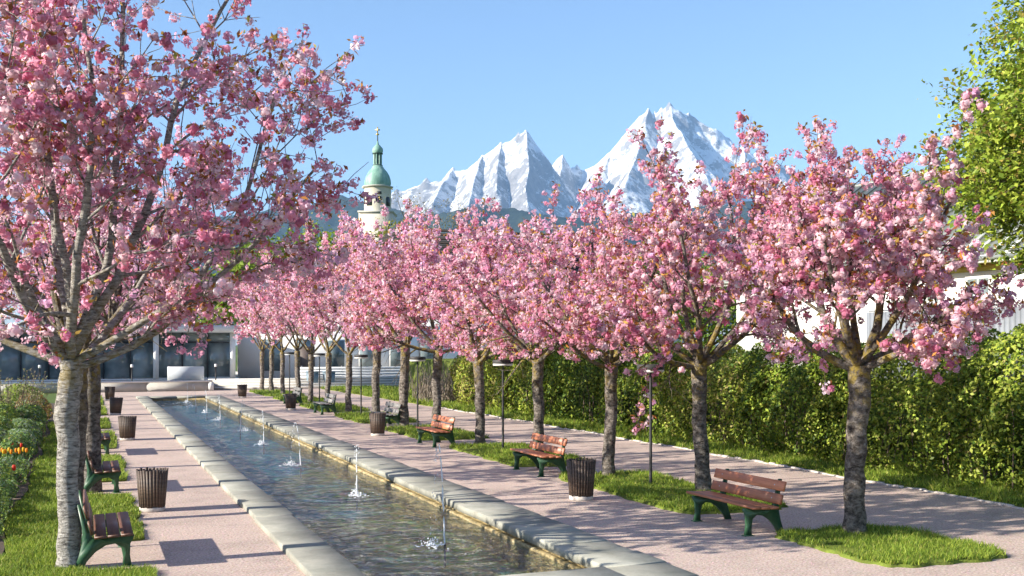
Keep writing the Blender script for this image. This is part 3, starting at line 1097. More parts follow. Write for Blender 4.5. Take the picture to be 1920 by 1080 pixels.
place_near_tree(MR2, (*TREES_R[1], 0), 0.0, 'pink cherry tree rising behind the nearest right bench', GR_, 300)
place_tree(MR3, (*TREES_R[2], 0), 0.0, 'pink cherry tree with slim pale trunk and a hanging spray of blossom', GR_, bR3)
for i in range(3, 15):
    M, b = ((MG1, bG1), (MG2, bG2), (MG3, bG3))[(i % 2) if i < 8 else 2]
    place_tree(M, (*TREES_R[i], 0), (0, 0, 0, 2.6, 0.4, 4.1, 3.2, 5.2, 1.2, .5, 2.1, 3.9, 5.5, 1.0, 2.7)[i], ORD[i] + ' pink cherry tree from the front in the row right of the pool', GR_, b, (1, 1, 1, 1.02, 1.0, 1.1, 1.16, 1.14, 1, 1.02, .98, 1.04, 1, 1.03, 1)[i])

# ------------------------------------------------------------------ turf beds
left_isl = [(-1.2, 14.05), (15.95, 21.0), (22.9, 28.0), (30.0, 36.0), (38.0, 45.0), (47.0, 63.0)]
# benches of the left row stand in gravel bays that bite into the turf
P = [(-1.18, 8.0), (0.62, 8.0)]
bays = [(14.0, 16.15), (21.2, 23.3), (28.6, 30.7), (36.0, 38.1), (43.4, 45.5), (51, 53)]
y = 8.0
rgp = np.random.default_rng(8)
edge = []
for b0, b1 in bays:
    for q in np.arange(y, b0, 0.25):
        edge.append((0.80 + rgp.normal(0, 0.03), q))
    edge += [(0.74, b0), (0.0, b0 + 0.05), (-0.1, b0 + 0.3), (-0.1, b1 - 0.3), (0.0, b1 - 0.05), (0.74, b1)]
    y = b1 + 0.1
for q in np.arange(y, 62, 0.4):
    edge.append((0.80 + rgp.normal(0, 0.03), q))
back = [(-1.08 + 0.1 * math.sin(q * 0.9) + rgp.normal(0, 0.03), q) for q in np.arange(61.5, 7.9, -0.3)]
poly_left = np.array(edge + back)
m = MB()
n = len(poly_left)
m.add(np.concatenate([poly_left, np.full((n, 1), 0.03)], 1), np.arange(n).reshape(1, n))
m.add(np.concatenate([np.concatenate([poly_left, np.full((n, 1), 0.03)], 1), np.concatenate([poly_left, np.full((n, 1), -0.008)], 1)]), [(i, (i + 1) % n, n + (i + 1) % n, n + i) for i in range(n)])
m.obj('lawn_strip', 'turf', None, kind='structure')


def blades(poly, z, density, seed, label, hgt=0.05, dmin=13.0):
    rg = np.random.default_rng(seed)
    lo, hi = poly.min(0), poly.max(0)
    cand = int((hi[0] - lo[0]) * (hi[1] - lo[1]) * density)
    Pp = rg.uniform(lo, hi, (cand, 2))
    d = Pp[:, 0] * SN + Pp[:, 1] * CS
    keep = (rg.random(cand) < np.clip((dmin / np.maximum(d, 1)) ** 2, 0, 1))
    Pp, d = Pp[keep], d[keep]
    k2 = inside(Pp, poly)
    Pp, d = Pp[k2], d[k2]
    k = len(Pp)
    patch = fbm(Pp[:, 0] * 1.6, Pp[:, 1] * 1.6, 3, seed)
    kk_ = rg.random(k) < np.clip((patch - .2) * 3.2, .12, 1)
    Pp, d, patch = Pp[kk_], d[kk_], patch[kk_]
    k = len(Pp)
    sc = np.clip(d / dmin, 1, 5) ** 0.85
    H = hgt * (0.5 + 0.9 * rg.random(k)) * (0.5 + 1.0 * patch) * np.sqrt(sc)
    Wd = 0.0075 * sc * rg.uniform(0.7, 1.3, k)
    az = rg.uniform(0, 2 * math.pi, k)
    ln = rg.normal(0, 0.55, (k, 2)) * H[:, None]
    B = np.stack([Pp[:, 0], Pp[:, 1], np.full(k, z - 0.004)], 1)
    off = np.stack([np.cos(az) * Wd, np.sin(az) * Wd, np.zeros(k)], 1)
    tip = B + np.stack([ln[:, 0], ln[:, 1], H], 1)
    V = np.stack([B - off, B + off, tip], 1).reshape(-1, 3)
    cols = pick_cols(k, [(0.215, 0.3, 0.035), (0.33, 0.4, 0.055), (0.12, 0.2, 0.025), (0.38, 0.36, 0.1)], [4, 3, 3, 0.8], 0.15, rg)
    cols *= (0.7 + 0.6 * patch)[:, None]
    mb = MB()
    mb.add(V, np.arange(3 * k).reshape(k, 3), np.repeat(cols, 3, 0))
    mb.obj('grass', 'grass', None, col=True, kind='stuff', label=label, category='grass')


blades(poly_left, 0.03, 3600, 71, 'short bright grass of the strip under the left cherry row', 0.06)

BENCH_R_Y = [(13.95, 9.02), (21.6, 9.0), (28.6, 8.85)]
isl = [(10.55, 13.15), (15.1, 20.6), (22.5, 27.8), (29.8, 34.9), (37.0, 42.3), (44.2, 49.6), (51.6, 57.0), (58.8, 66.0)]
for i, (a, b) in enumerate(isl):
    po = blob_outline(RS_X0 + (0.15 if i == 0 else 0), RS_X1 + (0.15 if i == 0 else 0), a, b, 300 + i, 0.5)
    turf('lawn_island', po, 0.035, 4200 if i < 3 else 3200, 'short grass on the ' + ('nearest' if i == 0 else ORD[i]) + ' turf island of the right cherry row', 320 + i, 0.06)
ve = [(VG_X0 + 0.08 * math.sin(q * 1.3) + rgp.normal(0, 0.03), q) for q in np.arange(5, 69, 0.4)]
ve = [(x - (0.9 * max(0, (q - 36) / 30)), q) for x, q in ve]
po = np.array(ve + [(18.4, 69), (18.4, 5)])
n = len(po)
m = MB()
m.add(np.concatenate([po, np.full((n, 1), 0.03)], 1), np.arange(n)[::-1].reshape(1, n))
m.add(np.concatenate([np.concatenate([po, np.full((n, 1), 0.03)], 1), np.concatenate([po, np.full((n, 1), -0.008)], 1)]), [(i, (i + 1) % n, n + (i + 1) % n, n + i) for i in range(n)])
m.obj('lawn_verge', 'turf', None, kind='structure')
blades(po, 0.03, 2600, 72, 'grass verge between the back path and the hedge', 0.085)
# pale kerb cobbles along the verge
kerb = link('verge_kerb', None, None, (0, 0, 0), kind='structure')
rgk = np.random.default_rng(17)
q = 9.0
while q < 46:
    L = rgk.uniform(0.16, 0.3)
    x = np.interp(q, [p[1] for p in ve], [p[0] for p in ve])
    m = MB()
    w = rgk.uniform(0.05, 0.08)
    m.box((x - w, q, -0.01), (x + 0.03, q + L - 0.02, rgk.uniform(0.015, 0.045)), 0.012)
    m.obj('cobble', 'base_stone', kerb)
    q += L


# fallen petals on the paths
rgq = np.random.default_rng(77)
npt = 5200
Pq = np.stack([np.where(rgq.random(npt) < .25, rgq.uniform(.9, 2.4, npt), rgq.uniform(7.0, 14.8, npt)), 9 + 40 * rgq.random(npt) ** 1.6, np.full(npt, .006)], 1)
clump = fbm(Pq[:, 0] * .9, Pq[:, 1] * .9, 3, 12)
Pq = Pq[clump > .47]
mq = MB()
leaf_quads(mq, Pq, np.array([0, 0, 1.]) + rgq.normal(0, .15, (len(Pq), 3)), rgq.uniform(.008, .016, len(Pq)), .009, .003, pick_cols(len(Pq), [(0.8, 0.5, 0.58), (0.85, 0.62, 0.68)], [1, 1], .08, rgq), rgq)
mq.obj('fallen_petals', 'petal', None, col=True, kind='stuff', label='fallen pink petals scattered over the gravel', category='petals')

# ------------------------------------------------------------------ benches
def bench_meshes():
    d = {}
    # profile: x forward (seat side), z up
    prof = [(-0.16, 0), (-0.05, 0), (0.0, 0.10), (0.10, 0.21), (0.22, 0.285), (0.33, 0.30), (0.40, 0.25), (0.425, 0.12), (0.415, 0.0), (0.53, 0.0),
            (0.505, 0.14), (0.51, 0.29), (0.56, 0.385), (0.55, 0.405), (0.08, 0.385), (0.045, 0.40), (0.03, 0.44), (-0.075, 0.81), (-0.115, 0.81), (-0.05, 0.46), (-0.06, 0.33), (-0.10, 0.16)]
    m = MB()
    m.prism(prof, 'y', -0.024, 0.024)
    d['frame'] = m.mesh('side_frame', 'iron')
    m = MB()
    m.prism([(0.40, 0), (0.55, 0), (0.55, 0.014), (0.40, 0.014)], 'y', -0.05, 0.05)
    d['foot'] = m.mesh('foot_plate', 'iron')
    return d


BM = bench_meshes()


def slat_mesh(w, th, L, mat):
    m = MB()
    c = 0.008
    o = [(-w / 2 + c, -th / 2), (w / 2 - c, -th / 2), (w / 2, -th / 2 + c), (w / 2, th / 2 - c), (w / 2 - c, th / 2), (-w / 2 + c, th / 2), (-w / 2, th / 2 - c), (-w / 2, -th / 2 + c)]
    m.prism(o, 'y', -L / 2, L / 2)
    return m.mesh('slat', mat)


SL = {}
for k in ('wood_red', 'wood_dark_shaded', 'wood_grey'):
    SL[k] = (slat_mesh(0.145, 0.036, 1.85, k), slat_mesh(0.15, 0.034, 1.85, k))
mb_ = MB()
mb_.box((-0.009, -0.009, -0.019), (0.009, 0.009, 0.021))
BOLT = mb_.mesh('bolt', 'bolt')


def bench(loc, rotz, label, wood, group):
    b = thing('park_bench', label, 'bench', loc, rotz, group)
    for s in (-1, 1):
        f = link('side_frame', BM['frame'], b, (0, s * 0.70, 0))
        link('foot_plate', BM['foot'], f, (0, 0, 0.0))
    for x in (0.155, 0.31, 0.465):
        link('seat_slat', SL[wood][0], b, (x, 0, 0.418 + (x - 0.1) * 0.045), (0, math.radians(-2.5), 0))
    for x, z in ((0.018, 0.535), (-0.036, 0.725)):
        s = link('back_slat', SL[wood][1], b, (x + 0.022, 0, z), (0, math.radians(74), 0))
        for q in (-1, 1):
            link('bolt', BOLT, s, (0, q * 0.7, -0.0))
    return b


GB_R, GB_L = 'benches along the right cherry row', 'benches along the left cherry row'
# right-hand benches look at the pool (-X): local +x must point to -X
bench((9.50, 13.95, 0), math.pi, 'park bench with sunlit red-brown slats and green legs beside the nearest right trunk', 'wood_red', GB_R)
bench((9.48, 21.55, 0), math.pi, 'park bench with red-brown slats just behind the nearest right litter bin', 'wood_red', GB_R)
bench((9.35, 28.6, 0), math.pi, 'park bench with brown slats before the fifth right trunk', 'wood_red', GB_R)
bench((9.9, 35.9, 0), math.pi, 'dark grey park bench beside the far black litter bin of the right row', 'wood_grey', GB_R)
bench((9.3, 43.3, 0), math.pi, 'small weathered grey park bench far along the right row', 'wood_grey', GB_R)
bench((9.3, 50.6, 0), math.pi, 'farthest park bench of the right row, next to a black bin', 'wood_grey', GB_R)
bench((0.02, 15.05, 0), 0.0, 'nearest left park bench with dark brown, shade-deepened slats and green iron legs', 'wood_dark_shaded', GB_L)
bench((0.08, 22.25, 0), 0.0, 'second left park bench, with dark brown, shade-deepened slats behind the near litter bin', 'wood_dark_shaded', GB_L)
bench((0.05, 29.65, 0), 0.0, 'third left park bench, mostly hidden behind the dark trunk', 'wood_dark_shaded', GB_L)


# ------------------------------------------------------------------ litter bins
def bin_meshes():
    m = MB()
    n = 5
    # one slat: leaning outward, from z=.07 to z=.70; local x radial, y tangential
    r0, r1, w0, w1, th = 0.195, 0.245, 0.0185, 0.0225, 0.016
    v = [(r0, -w0, .075), (r0 + th, -w0, .075), (r0 + th, w0, .075), (r0, w0, .075), (r1, -w1, .70), (r1 + th, -w1, .70), (r1 + th, w1, .70), (r1, w1, .70)]
    m.add(v, [(0, 3, 2, 1), (4, 5, 6, 7), (0, 1, 5, 4), (1, 2, 6, 5), (2, 3, 7, 6), (3, 0, 4, 7)])
    slat = m.mesh('slat', 'wood_bin')
    m = MB()
    m.lathe([(0.0, 0.0), (0.205, 0.0), (0.212, 0.012), (0.212, 0.066), (0.2, 0.078), (0.0, 0.078)], 28)
    foot = m.mesh('foot', 'base_stone', False)
    m = MB()
    m.lathe([(0.0, 0.09), (0.178, 0.09), (0.226, 0.66), (0.232, 0.665), (0.222, 0.665), (0.172, 0.1), (0.0, 0.1)], 24)
    liner = m.mesh('liner', 'black', True)
    return slat, foot, liner


BSL, BFT, BLN = bin_meshes()


def litter_bin(loc, label, group, scale=1.0, tilt=(0, 0)):
    b = thing('litter_bin', label, 'litter bin', loc, 0.3, group)
    b.scale = (scale,) * 3
    b.rotation_euler = (tilt[0], tilt[1], 0.3)
    link('foot', BFT, b)
    link('liner', BLN, b)
    N = 28
    rg = np.random.default_rng(int(loc[1] * 10))
    for i in range(N):
        link('slat', BSL, b, (0, 0, rg.normal(0, 0.006)), (0, 0, i * 2 * math.pi / N))
    return b


GBN = 'round slatted litter bins'
litter_bin((1.05, 19.0, 0), 'nearest left litter bin of dark wooden slats on a pale round foot', GBN)
litter_bin((1.15, 33.4, 0), 'second left litter bin of brown slats, farther along the left path', GBN)
litter_bin((1.12, 45.6, 0), 'third left litter bin, leaning a little, far along the left path', GBN, 1, (0, 0.05))
litter_bin((1.15, 57.6, 0), 'farthest left litter bin near the terrace wall', GBN)
litter_bin((8.35, 17.5, 0), 'nearest right litter bin of dark slats beside the turf', GBN, 1.03)
litter_bin((8.4, 32.2, 0), 'dark litter bin in the middle of the right path before the dark bench', GBN)
litter_bin((8.25, 46.4, 0), 'black litter bin standing by the far turf island of the right row', GBN)
litter_bin((7.75, 58.0, 0), 'farthest right litter bin beside the end of the pool', GBN)


# ------------------------------------------------------------------ lamps
def lamp_meshes():
    m = MB()
    m.tube([(0, 0, 0.0), (0, 0, 0.03)], [0.08, 0.08], 12, True)
    m.tube([(0, 0, 0.03), (0, 0, 0.3), (0, 0, 2.28)], [0.034, 0.03, 0.026], 10)
    post = m.mesh('post', 'steel', True)
    m = MB()
    m.lathe([(0.02, 2.315), (0.262, 2.315), (0.27, 2.325), (0.27, 2.40), (0.255, 2.415), (0.0, 2.425)], 24)
    cap = m.mesh('cap', 'steel')
    m = MB()
    m.lathe([(0.0, 2.26), (0.25, 2.262), (0.262, 2.28), (0.26, 2.314)], 24)
    dif = m.mesh('diffuser', 'diffuser')
    return post, cap, dif


LP = lamp_meshes()
lamp_lab = ['nearest disc-headed lamp post beside the hanging blossom spray', 'second disc-headed lamp post, by the fifth right trunk', 'third disc-headed lamp post from the front, right row', 'fourth disc-headed lamp post from the front, right row', 'fifth disc-headed lamp post from the front, right row', 'farthest disc-headed lamp post of the right row']
for i, (px, X) in enumerate(((1220, 10.38), (943, 10.1), (783, 10.2), (677, 10.2), (599, 10.2), (543, 10.2))):
    t = thing('lamp_post', lamp_lab[i], 'lamp post', (X, on_row(px, X), 0), 0, 'disc-headed lamps between the right cherry trees')
    for nm, me in zip(('post', 'cap', 'diffuser'), LP):
        link(nm, me, t)


# ------------------------------------------------------------------ fountain jets
def jet_meshes(seed, H, lean):
    rg = np.random.default_rng(seed)
    m = MB()
    n = 40
    t = np.linspace(0, 1, n)
    # rising water: broken column
    x = -lean * t * 0.55
    z = H * (1 - (1 - t) ** 2)
    i = 0
    while i < n - 4:
        k = rg.integers(4, 12)
        j = min(n - 1, i + k)
        if j - i >= 2:
            p = np.stack([x[i:j] + rg.normal(0, 0.003, j - i), rg.normal(0, 0.003, j - i), z[i:j]], 1)
            r = 0.0095 * (1 + 0.5 * rg.random(j - i)) * (1.15 - 0.5 * t[i:j])
            r[0] *= 0.4
            r[-1] *= 0.4
            m.tube(p, r, 6, True)
        i = j + (1 if z[i] > 0.45 * H else 0)
    stream = m.mesh('stream', 'spray', True)

    def drop(m, c, r, el=1.6):
        v = np.array([(0, 0, -el), (1, 0, 0), (0, 1, 0), (-1, 0, 0), (0, -1, 0), (0, 0, el)]) * r + c
        m.add(v, [(0, 2, 1), (0, 3, 2), (0, 4, 3), (0, 1, 4), (5, 1, 2), (5, 2, 3), (5, 3, 4), (5, 4, 1)])
    m = MB()
    for q in range(46):
        u = rg.random()
        tx = -lean * (0.55 + 0.45 * u) + rg.normal(0, 0.025)
        zz = H * (1 - u ** 2) * rg.uniform(0.9, 1.02)
        drop(m, (tx, rg.normal(0, 0.03), zz), rg.uniform(0.004, 0.011))
    fall = m.mesh('falling_drops', 'spray', True)
    m = MB()
    for q in range(70):
        a = rg.uniform(0, 6.28)
        rr = abs(rg.normal(0, 0.11))
        drop(m, (-lean + rr * math.cos(a), rr * math.sin(a) * 0.8, 0.01 + abs(rg.normal(0, 0.075)) * math.exp(-rr * 3)), rg.uniform(0.006, 0.016), 1.2)
    # foam patches lying on the water
    for q in range(36):
        a = rg.uniform(0, 6.28)
        rr = abs(rg.normal(0, 0.17))
        c = np.array((-lean + rr * math.cos(a), rr * math.sin(a), 0.012))
        s = rg.uniform(0.012, 0.04)
        v = np.array([(math.cos(k * 1.047) * s * rg.uniform(.6, 1.3), math.sin(k * 1.047) * s * rg.uniform(.6, 1.3), 0) for k in range(6)])
        m.add(np.concatenate([v + c, [c + (0, 0, 0.012)]]), [(k, (k + 1) % 6, 6) for k in range(6)])
    splash = m.mesh('splash', 'spray', True)
    m = MB()
    m.tube([(0, 0, -0.38), (0, 0, 0.02)], [0.02, 0.016], 8, True)
    nozzle = m.mesh('nozzle', 'steel')
    return stream, fall, splash, nozzle


jets = [jet_meshes(1, 1.5, 0.2), jet_meshes(2, 1.0, 0.12), jet_meshes(3, 1.05, 0.24)]
for i, y in enumerate(JET_Y):
    M = jets[(0, 1, 2, 1, 2, 1, 1, 2, 1)[i]]
    t = thing('fountain_jet', ('nearest thin water jet rising from the pool, with a white splash' if i == 0 else 'farthest thin water jet before the end wall of the pool' if i == len(JET_Y) - 1 else ORD[i] + ' thin water jet from the front of the pool'), 'fountain', (JET_X + 0.03 * math.sin(i * 2.1), y, WATER_Z), (0.15, 1.2, -.4, .7, 2.2, -.9, .5, .1, .9)[i], 'jets along the middle of the pool')
    for nm, me in zip(('stream', 'falling_drops', 'splash', 'nozzle'), M):
        if nm == 'nozzle':
            link(nm, me, t)
        else:
            link(nm, me, t, kind='stuff')


# ------------------------------------------------------------------ hedge and shrubs
def leaf_shell(rg, n, c, r, zb, power=2.6, lump=0.22, deep=0.3, low=0.3):
    """points in the outer shell of a lumpy, boxy shrub; returns points and outward directions"""
    U = sphere_dirs(n, rg)
    U[:, 2] = np.abs(U[:, 2]) * np.where(rg.random(n) < low, -1, 1)
    s = (np.abs(U) ** power).sum(1) ** (-1 / power)
    Pn = U * s[:, None]
    az = np.arctan2(Pn[:, 1] * r[1], Pn[:, 0] * r[0])
    k = int(rg.integers(1, 1000))
    bump = fbm(Pn[:, 0] * r[0] * 1.3 + Pn[:, 2] * 0.9 + 50, Pn[:, 1] * r[1] * 1.3 + Pn[:, 2] * r[2] * 1.1 + 50, 4, k)
    q = 1 + lump * (bump - 0.5) * 2 - deep * np.abs(rg.normal(0, 0.45, n)) * rg.random(n)
    Pt = Pn * q[:, None] * np.array(r) + np.array(c)
    return Pt, U / np.array(r)


def shrub(name, label, cat, c, r, n, leaf, palette, weights, group=None, seed=0, stems=14, power=2.8, lump=0.22, aspect=0.55):
    rg = np.random.default_rng(seed)
    t = thing(name, label, cat, (c[0], c[1], 0), 0, group)
    Pt, U = leaf_shell(rg, n, (0, 0, c[2]), r, 0, power, lump)
    ok = Pt[:, 2] > 0.03
    Pt, U = Pt[ok], U[ok]
    n = len(Pt)
    Nn = U / np.linalg.norm(U, axis=1)[:, None] * 0.8 + rg.normal(0, 0.6, (n, 3)) + np.array([0, 0, 0.35])
    s = leaf * rg.uniform(0.6, 1.3, n)
    cl = fbm(Pt[:, 1] * 1.2 + c[1] + 30, Pt[:, 2] * 1.4 + 20 + Pt[:, 0], 3, seed + 5)
    cols = pick_cols(n, palette, weights, 0.18, rg) * (0.72 + 0.56 * cl)[:, None]
    m = MB()
    leaf_quads(m, Pt, Nn, s, s * aspect, s * 0.2, cols, rg)
    link('foliage', m.mesh('foliage', 'leaf', False, True), t, kind='stuff')
    m = MB()
    for k in range(stems):
        b = np.array([rg.uniform(-.6, .6) * r[0], rg.uniform(-.85, .85) * r[1], 0.0])
        e = np.array([b[0] * 1.2 + rg.normal(0, .15), b[1] + rg.normal(0, .3), c[2] + r[2] * rg.uniform(.3, .85)])
        mid = (b + e) / 2 + rg.normal(0, .08, 3)
        m.tube([b, mid, e], [0.022, 0.015, 0.005], 4)
    link('stems', m.mesh('stems', 'twig', True), t)
    return t


GREENS = [(0.17, 0.25, 0.03), (0.31, 0.39, 0.05), (0.42, 0.47, 0.075), (0.07, 0.13, 0.022), (0.36, 0.31, 0.1)]
hedge_spec = [  # Y, half length, half depth, height, palette weights, label
    (9.2, 3.0, 1.0, 3.05, (3, 4, 3, 2, .5), 'dense light green hedge bush at the right edge of the picture', 0.05),
    (14.2, 3.0, 1.05, 3.05, (3, 5, 4, 2, .5), 'dense yellow-green hedge bush below the grey board fence', 0.05),
    (18.9, 2.6, 1.0, 3.0, (3, 5, 3, 2, .8), 'tall green hedge bush directly right of the nearest trunk', 0.05),
    (22.6, 1.9, 0.9, 2.75, (5, 3, 1, 4, .2), 'dark green hedge bush just left of the nearest right trunk', 0.055),
    (26.2, 2.3, 0.85, 2.65, (2, 3, 4, 1.5, 3), 'thin grey-green hedge bush with pale leaves behind the nearest right bench', 0.05),
    (30.4, 2.7, 1.0, 2.9, (4, 4, 2, 3, .2), 'green hedge bush behind the slim pale trunk', 0.06),
    (35.2, 2.9, 1.05, 3.1, (5, 3, .6, 5, 0), 'deep green glossy hedge bush between the third and fourth trunks', 0.07),
    (40.2, 2.9, 1.0, 3.0, (3, 4, 4, 2, 1), 'bright yellow-green hedge bush beside the second lamp', 0.07),
    (45.2, 2.7, 0.9, 2.4, (1, 2, 3, 1, 5), 'reddish tinged hedge bush at the far end of the hedge', 0.07),
]
for i, (y, hl, hd, H, w, lab, lf) in enumerate(hedge_spec):
    cnt = int(30000 * (hl / 3) * (0.05 / lf) ** 1.6)
    shrub('hedge_bush', lab, 'hedge', (16.65 + hd * 0.2, y, H * 0.47), (hd, hl * 1.12, H * 0.53), cnt, lf, GREENS, w, 'bushes of the long hedge', 900 + i, 26, 3.0, 0.32)
# dry twiggy brush pile at the hedge's far end
t = thing('dry_brush', 'dry grey-brown twiggy bush at the far end of the hedge', 'bush', (16.3, 50.5, 0))
rgb = np.random.default_rng(44)
m = MB()
for k in range(260):
    b = np.array([rgb.normal(0, .5), rgb.uniform(-2.4, 2.4), 0])
    e = b + np.array([rgb.normal(0, .35), rgb.normal(0, .45), rgb.uniform(.7, 2.0)])
    mid = (b + e) / 2 + rgb.normal(0, .1, 3)
    m.tube([b, mid, e], [0.025, 0.018, 0.006], 3)
link('twigs', m.mesh('twigs', mat_plain('dry_twig', (0.3, 0.245, 0.19), 0.9, 0.4, 5)), t, kind='stuff')

# ------------------------------------------------------------------ flower bed on the left
m = MB()
bp = [(-1.12 + 0.1 * math.sin(q * 0.9), q) for q in np.arange(9, 56, 0.5)]
po = np.array(bp + [(-9, 56), (-9, 9)])
n = len(po)
m.add(np.concatenate([po, np.full((n, 1), 0.022)], 1), np.arange(n).reshape(1, n))
m.obj('flower_bed_soil', 'soil', None, kind='structure')
BG = [(0.11, 0.2, 0.06), (0.2, 0.31, 0.08), (0.38, 0.46, 0.08), (0.3, 0.37, 0.25), (0.36, 0.22, 0.09)]
bed = [  # x, y, rx, ry, h, weights, label
    (-1.50, 18.6, .33, .8, .5, (3, 4, 2, 1, .2), 'leafy green perennial at the near end of the flower bed'),
    (-1.62, 20.6, .36, .8, .5, (4, 3, 1, 2, .2), 'dark green perennial just before the lone red tulip'),
    (-1.75, 22.6, .42, .7, .55, (3, 4, 3, 1, .1), 'bright leafy clump behind the lone red tulip'),
    (-1.55, 24.4, .3, .6, .45, (3, 3, 1, 4, .1), 'blue-green tuft between the red tulip and the tulip row'),
    (-2.15, 25.3, .45, .7, .5, (2, 4, 4, 1, .1), 'light green clump at the left picture edge before the tulip row'),
    (-1.55, 28.6, .35, .7, .6, (5, 3, 1, 1, .1), 'dark glossy clump behind the tulip row'),
    (-2.25, 29.4, .5, .9, .75, (2, 3, 2, 4, .1), 'silvery green clump in the middle of the flower bed'),
    (-1.6, 30.8, .4, .8, .6, (2, 2, 1, 5, .1), 'blue-green leafy clump at the edge of the lawn strip'),
    (-2.4, 32.6, .6, 1.0, .9, (2, 4, 3, 1, .1), 'fresh green bush in the middle of the flower bed'),
    (-1.65, 34.0, .42, 1.0, .7, (3, 3, 1, 4, .1), 'low grey-green bush near the lawn strip edge'),
    (-2.6, 36.6, .7, 1.1, 1.1, (1, 4, 4, 1, .2), 'tall loose green bush at the left picture edge'),
    (-1.7, 37.6, .5, 1.0, .8, (4, 4, 1, 1, .1), 'mid-green bush beside the lawn, before the bronze bush'),
    (-1.75, 41.0, .6, 1.1, 1.0, (1, 1, 1, .5, 6), 'bronze-leaved bush in the far flower bed'),
    (-2.3, 45.5, .8, 1.3, 1.25, (1, 3, 8, 0, .3), 'yellow-green round bush at the far end of the flower bed'),
    (-3.6, 42.5, .9, 1.4, 1.2, (2, 4, 3, 1, .1), 'green bush left of the yellow-green round bush'),
    (-3.2, 39.0, .8, 1.2, 1.0, (3, 3, 3, 2, .1), 'leafy bush at the left edge behind the wispy shrub'),
    (-1.28, 17.2, .16, .5, .25, (3, 4, 2, 1, .1), 'small low edging tuft nearest the front of the flower bed'),
    (-1.3, 19.6, .18, .7, .3, (2, 4, 2, 2, .1), 'low grey-green edging plant beside the front lawn'),
    (-1.3, 21.4, .17, .6, .3, (4, 3, 1, 1, .1), 'low dark edging plant just before the lone red tulip'),
    (-1.3, 23.8, .18, .7, .3, (3, 3, 3, 1, .1), 'low green edging plant just behind the lone red tulip'),
    (-1.32, 25.6, .18, .6, .28, (2, 3, 2, 3, .1), 'low silvery edging plant before the tulip row'),
    (-1.33, 29.8, .2, .9, .35, (3, 4, 2, 1, .1), 'low edging plant behind the tulip row'),
    (-1.36, 32.8, .22, 1.0, .4, (3, 3, 2, 2, .1), 'low edging plant halfway along the flower bed'),
    (-1.38, 36.0, .22, 1.2, .4, (3, 3, 3, 1, .1), 'low edging plant far along the flower bed'),
    (-4.4, 48.5, 1.0, 1.6, 1.4, (2, 4, 4, 1, .1), 'large green bush below the terrace wall'),
]
for i, (x, y, rx, ry, H, w, lab) in enumerate(bed):
    d = x * SN + y * CS
    lf = 0.032 * max(1, d / 20)
    shrub('bed_plant', lab, 'plant', (x, y, H * 0.42), (rx, ry, H * 0.58), int(3600 * rx * ry / .4 * (0.035 / lf) ** 1.5), lf, BG, w, 'plants of the flower bed', 1200 + i, 8, 2.2, 0.35, 0.4)
# wispy twiggy shrub
t = thing('twiggy_shrub', 'pale wispy shrub with bare twigs before the terrace wall', 'shrub', (-2.35, 38.5, 0))
rgb = np.random.default_rng(45)
m = MB()
tips = []
for k in range(60):
    b = np.array([rgb.normal(0, .25), rgb.normal(0, .35), 0])
    e = b * 3.0 + np.array([rgb.normal(0, .25), rgb.normal(0, .3), rgb.uniform(1.2, 2.1)])
    mid = (b * .5 + e * .5) + rgb.normal(0, .06, 3)
    m.tube([b, mid, e], [0.012, 0.009, 0.004], 3)
    for q in range(12):
        tips.append(mid + (e - mid) * rgb.random() + rgb.normal(0, .07, 3))
link('twigs', m.mesh('twigs', 'twig'), t)
m = MB()
tips = np.array(tips)
leaf_quads(m, tips, sphere_dirs(len(tips), rgb), 0.045, 0.022, 0.01, pick_cols(len(tips), [(0.3, 0.3, 0.12), (0.24, 0.26, 0.1), (0.36, 0.3, 0.18)], [1, 1, 1], .2, rgb), rgb)
link('buds', m.mesh('buds', 'leaf', False, True), t, kind='stuff')


def tulip_meshes():
    m = MB()
    m.tube([(0, 0, 0), (0.01, 0, .15), (0, 0, .33)], [0.006, 0.006, 0.005], 5)
    rg = np.random.default_rng(3)
    m.c = [np.broadcast_to(np.array((0.12, 0.22, 0.06), np.float32), c.shape) for c in m.c]
    stem = m.mesh('stem', 'leaf', True, True)
    m = MB()
    v = [(0, -.02, 0), (0, .02, 0), (.05, .03, .14), (.05, -.03, .14), (.12, 0, .25)]
    m.add(v, [(0, 1, 2, 3)], (0.1, 0.2, 0.08))
    m.add(v[2:], [(1, 0, 2)], (0.1, 0.2, 0.08))
    leaf = m.mesh('leaf', 'leaf', True, True)
    out = {}
    for nm, c in (('red', (0.72, 0.06, 0.03)), ('orange', (0.8, 0.32, 0.02)), ('yellow', (0.85, 0.58, 0.04))):
        m = MB()
        m.lathe([(0.004, .32), (0.028, .335), (0.037, .365), (0.034, .40), (0.02, .425)], 9)
        m.c = [np.broadcast_to(np.array(c, np.float32), q.shape) for q in m.c]
        out[nm] = m.mesh('bloom', 'red_petal', True, True)
    return stem, leaf, out


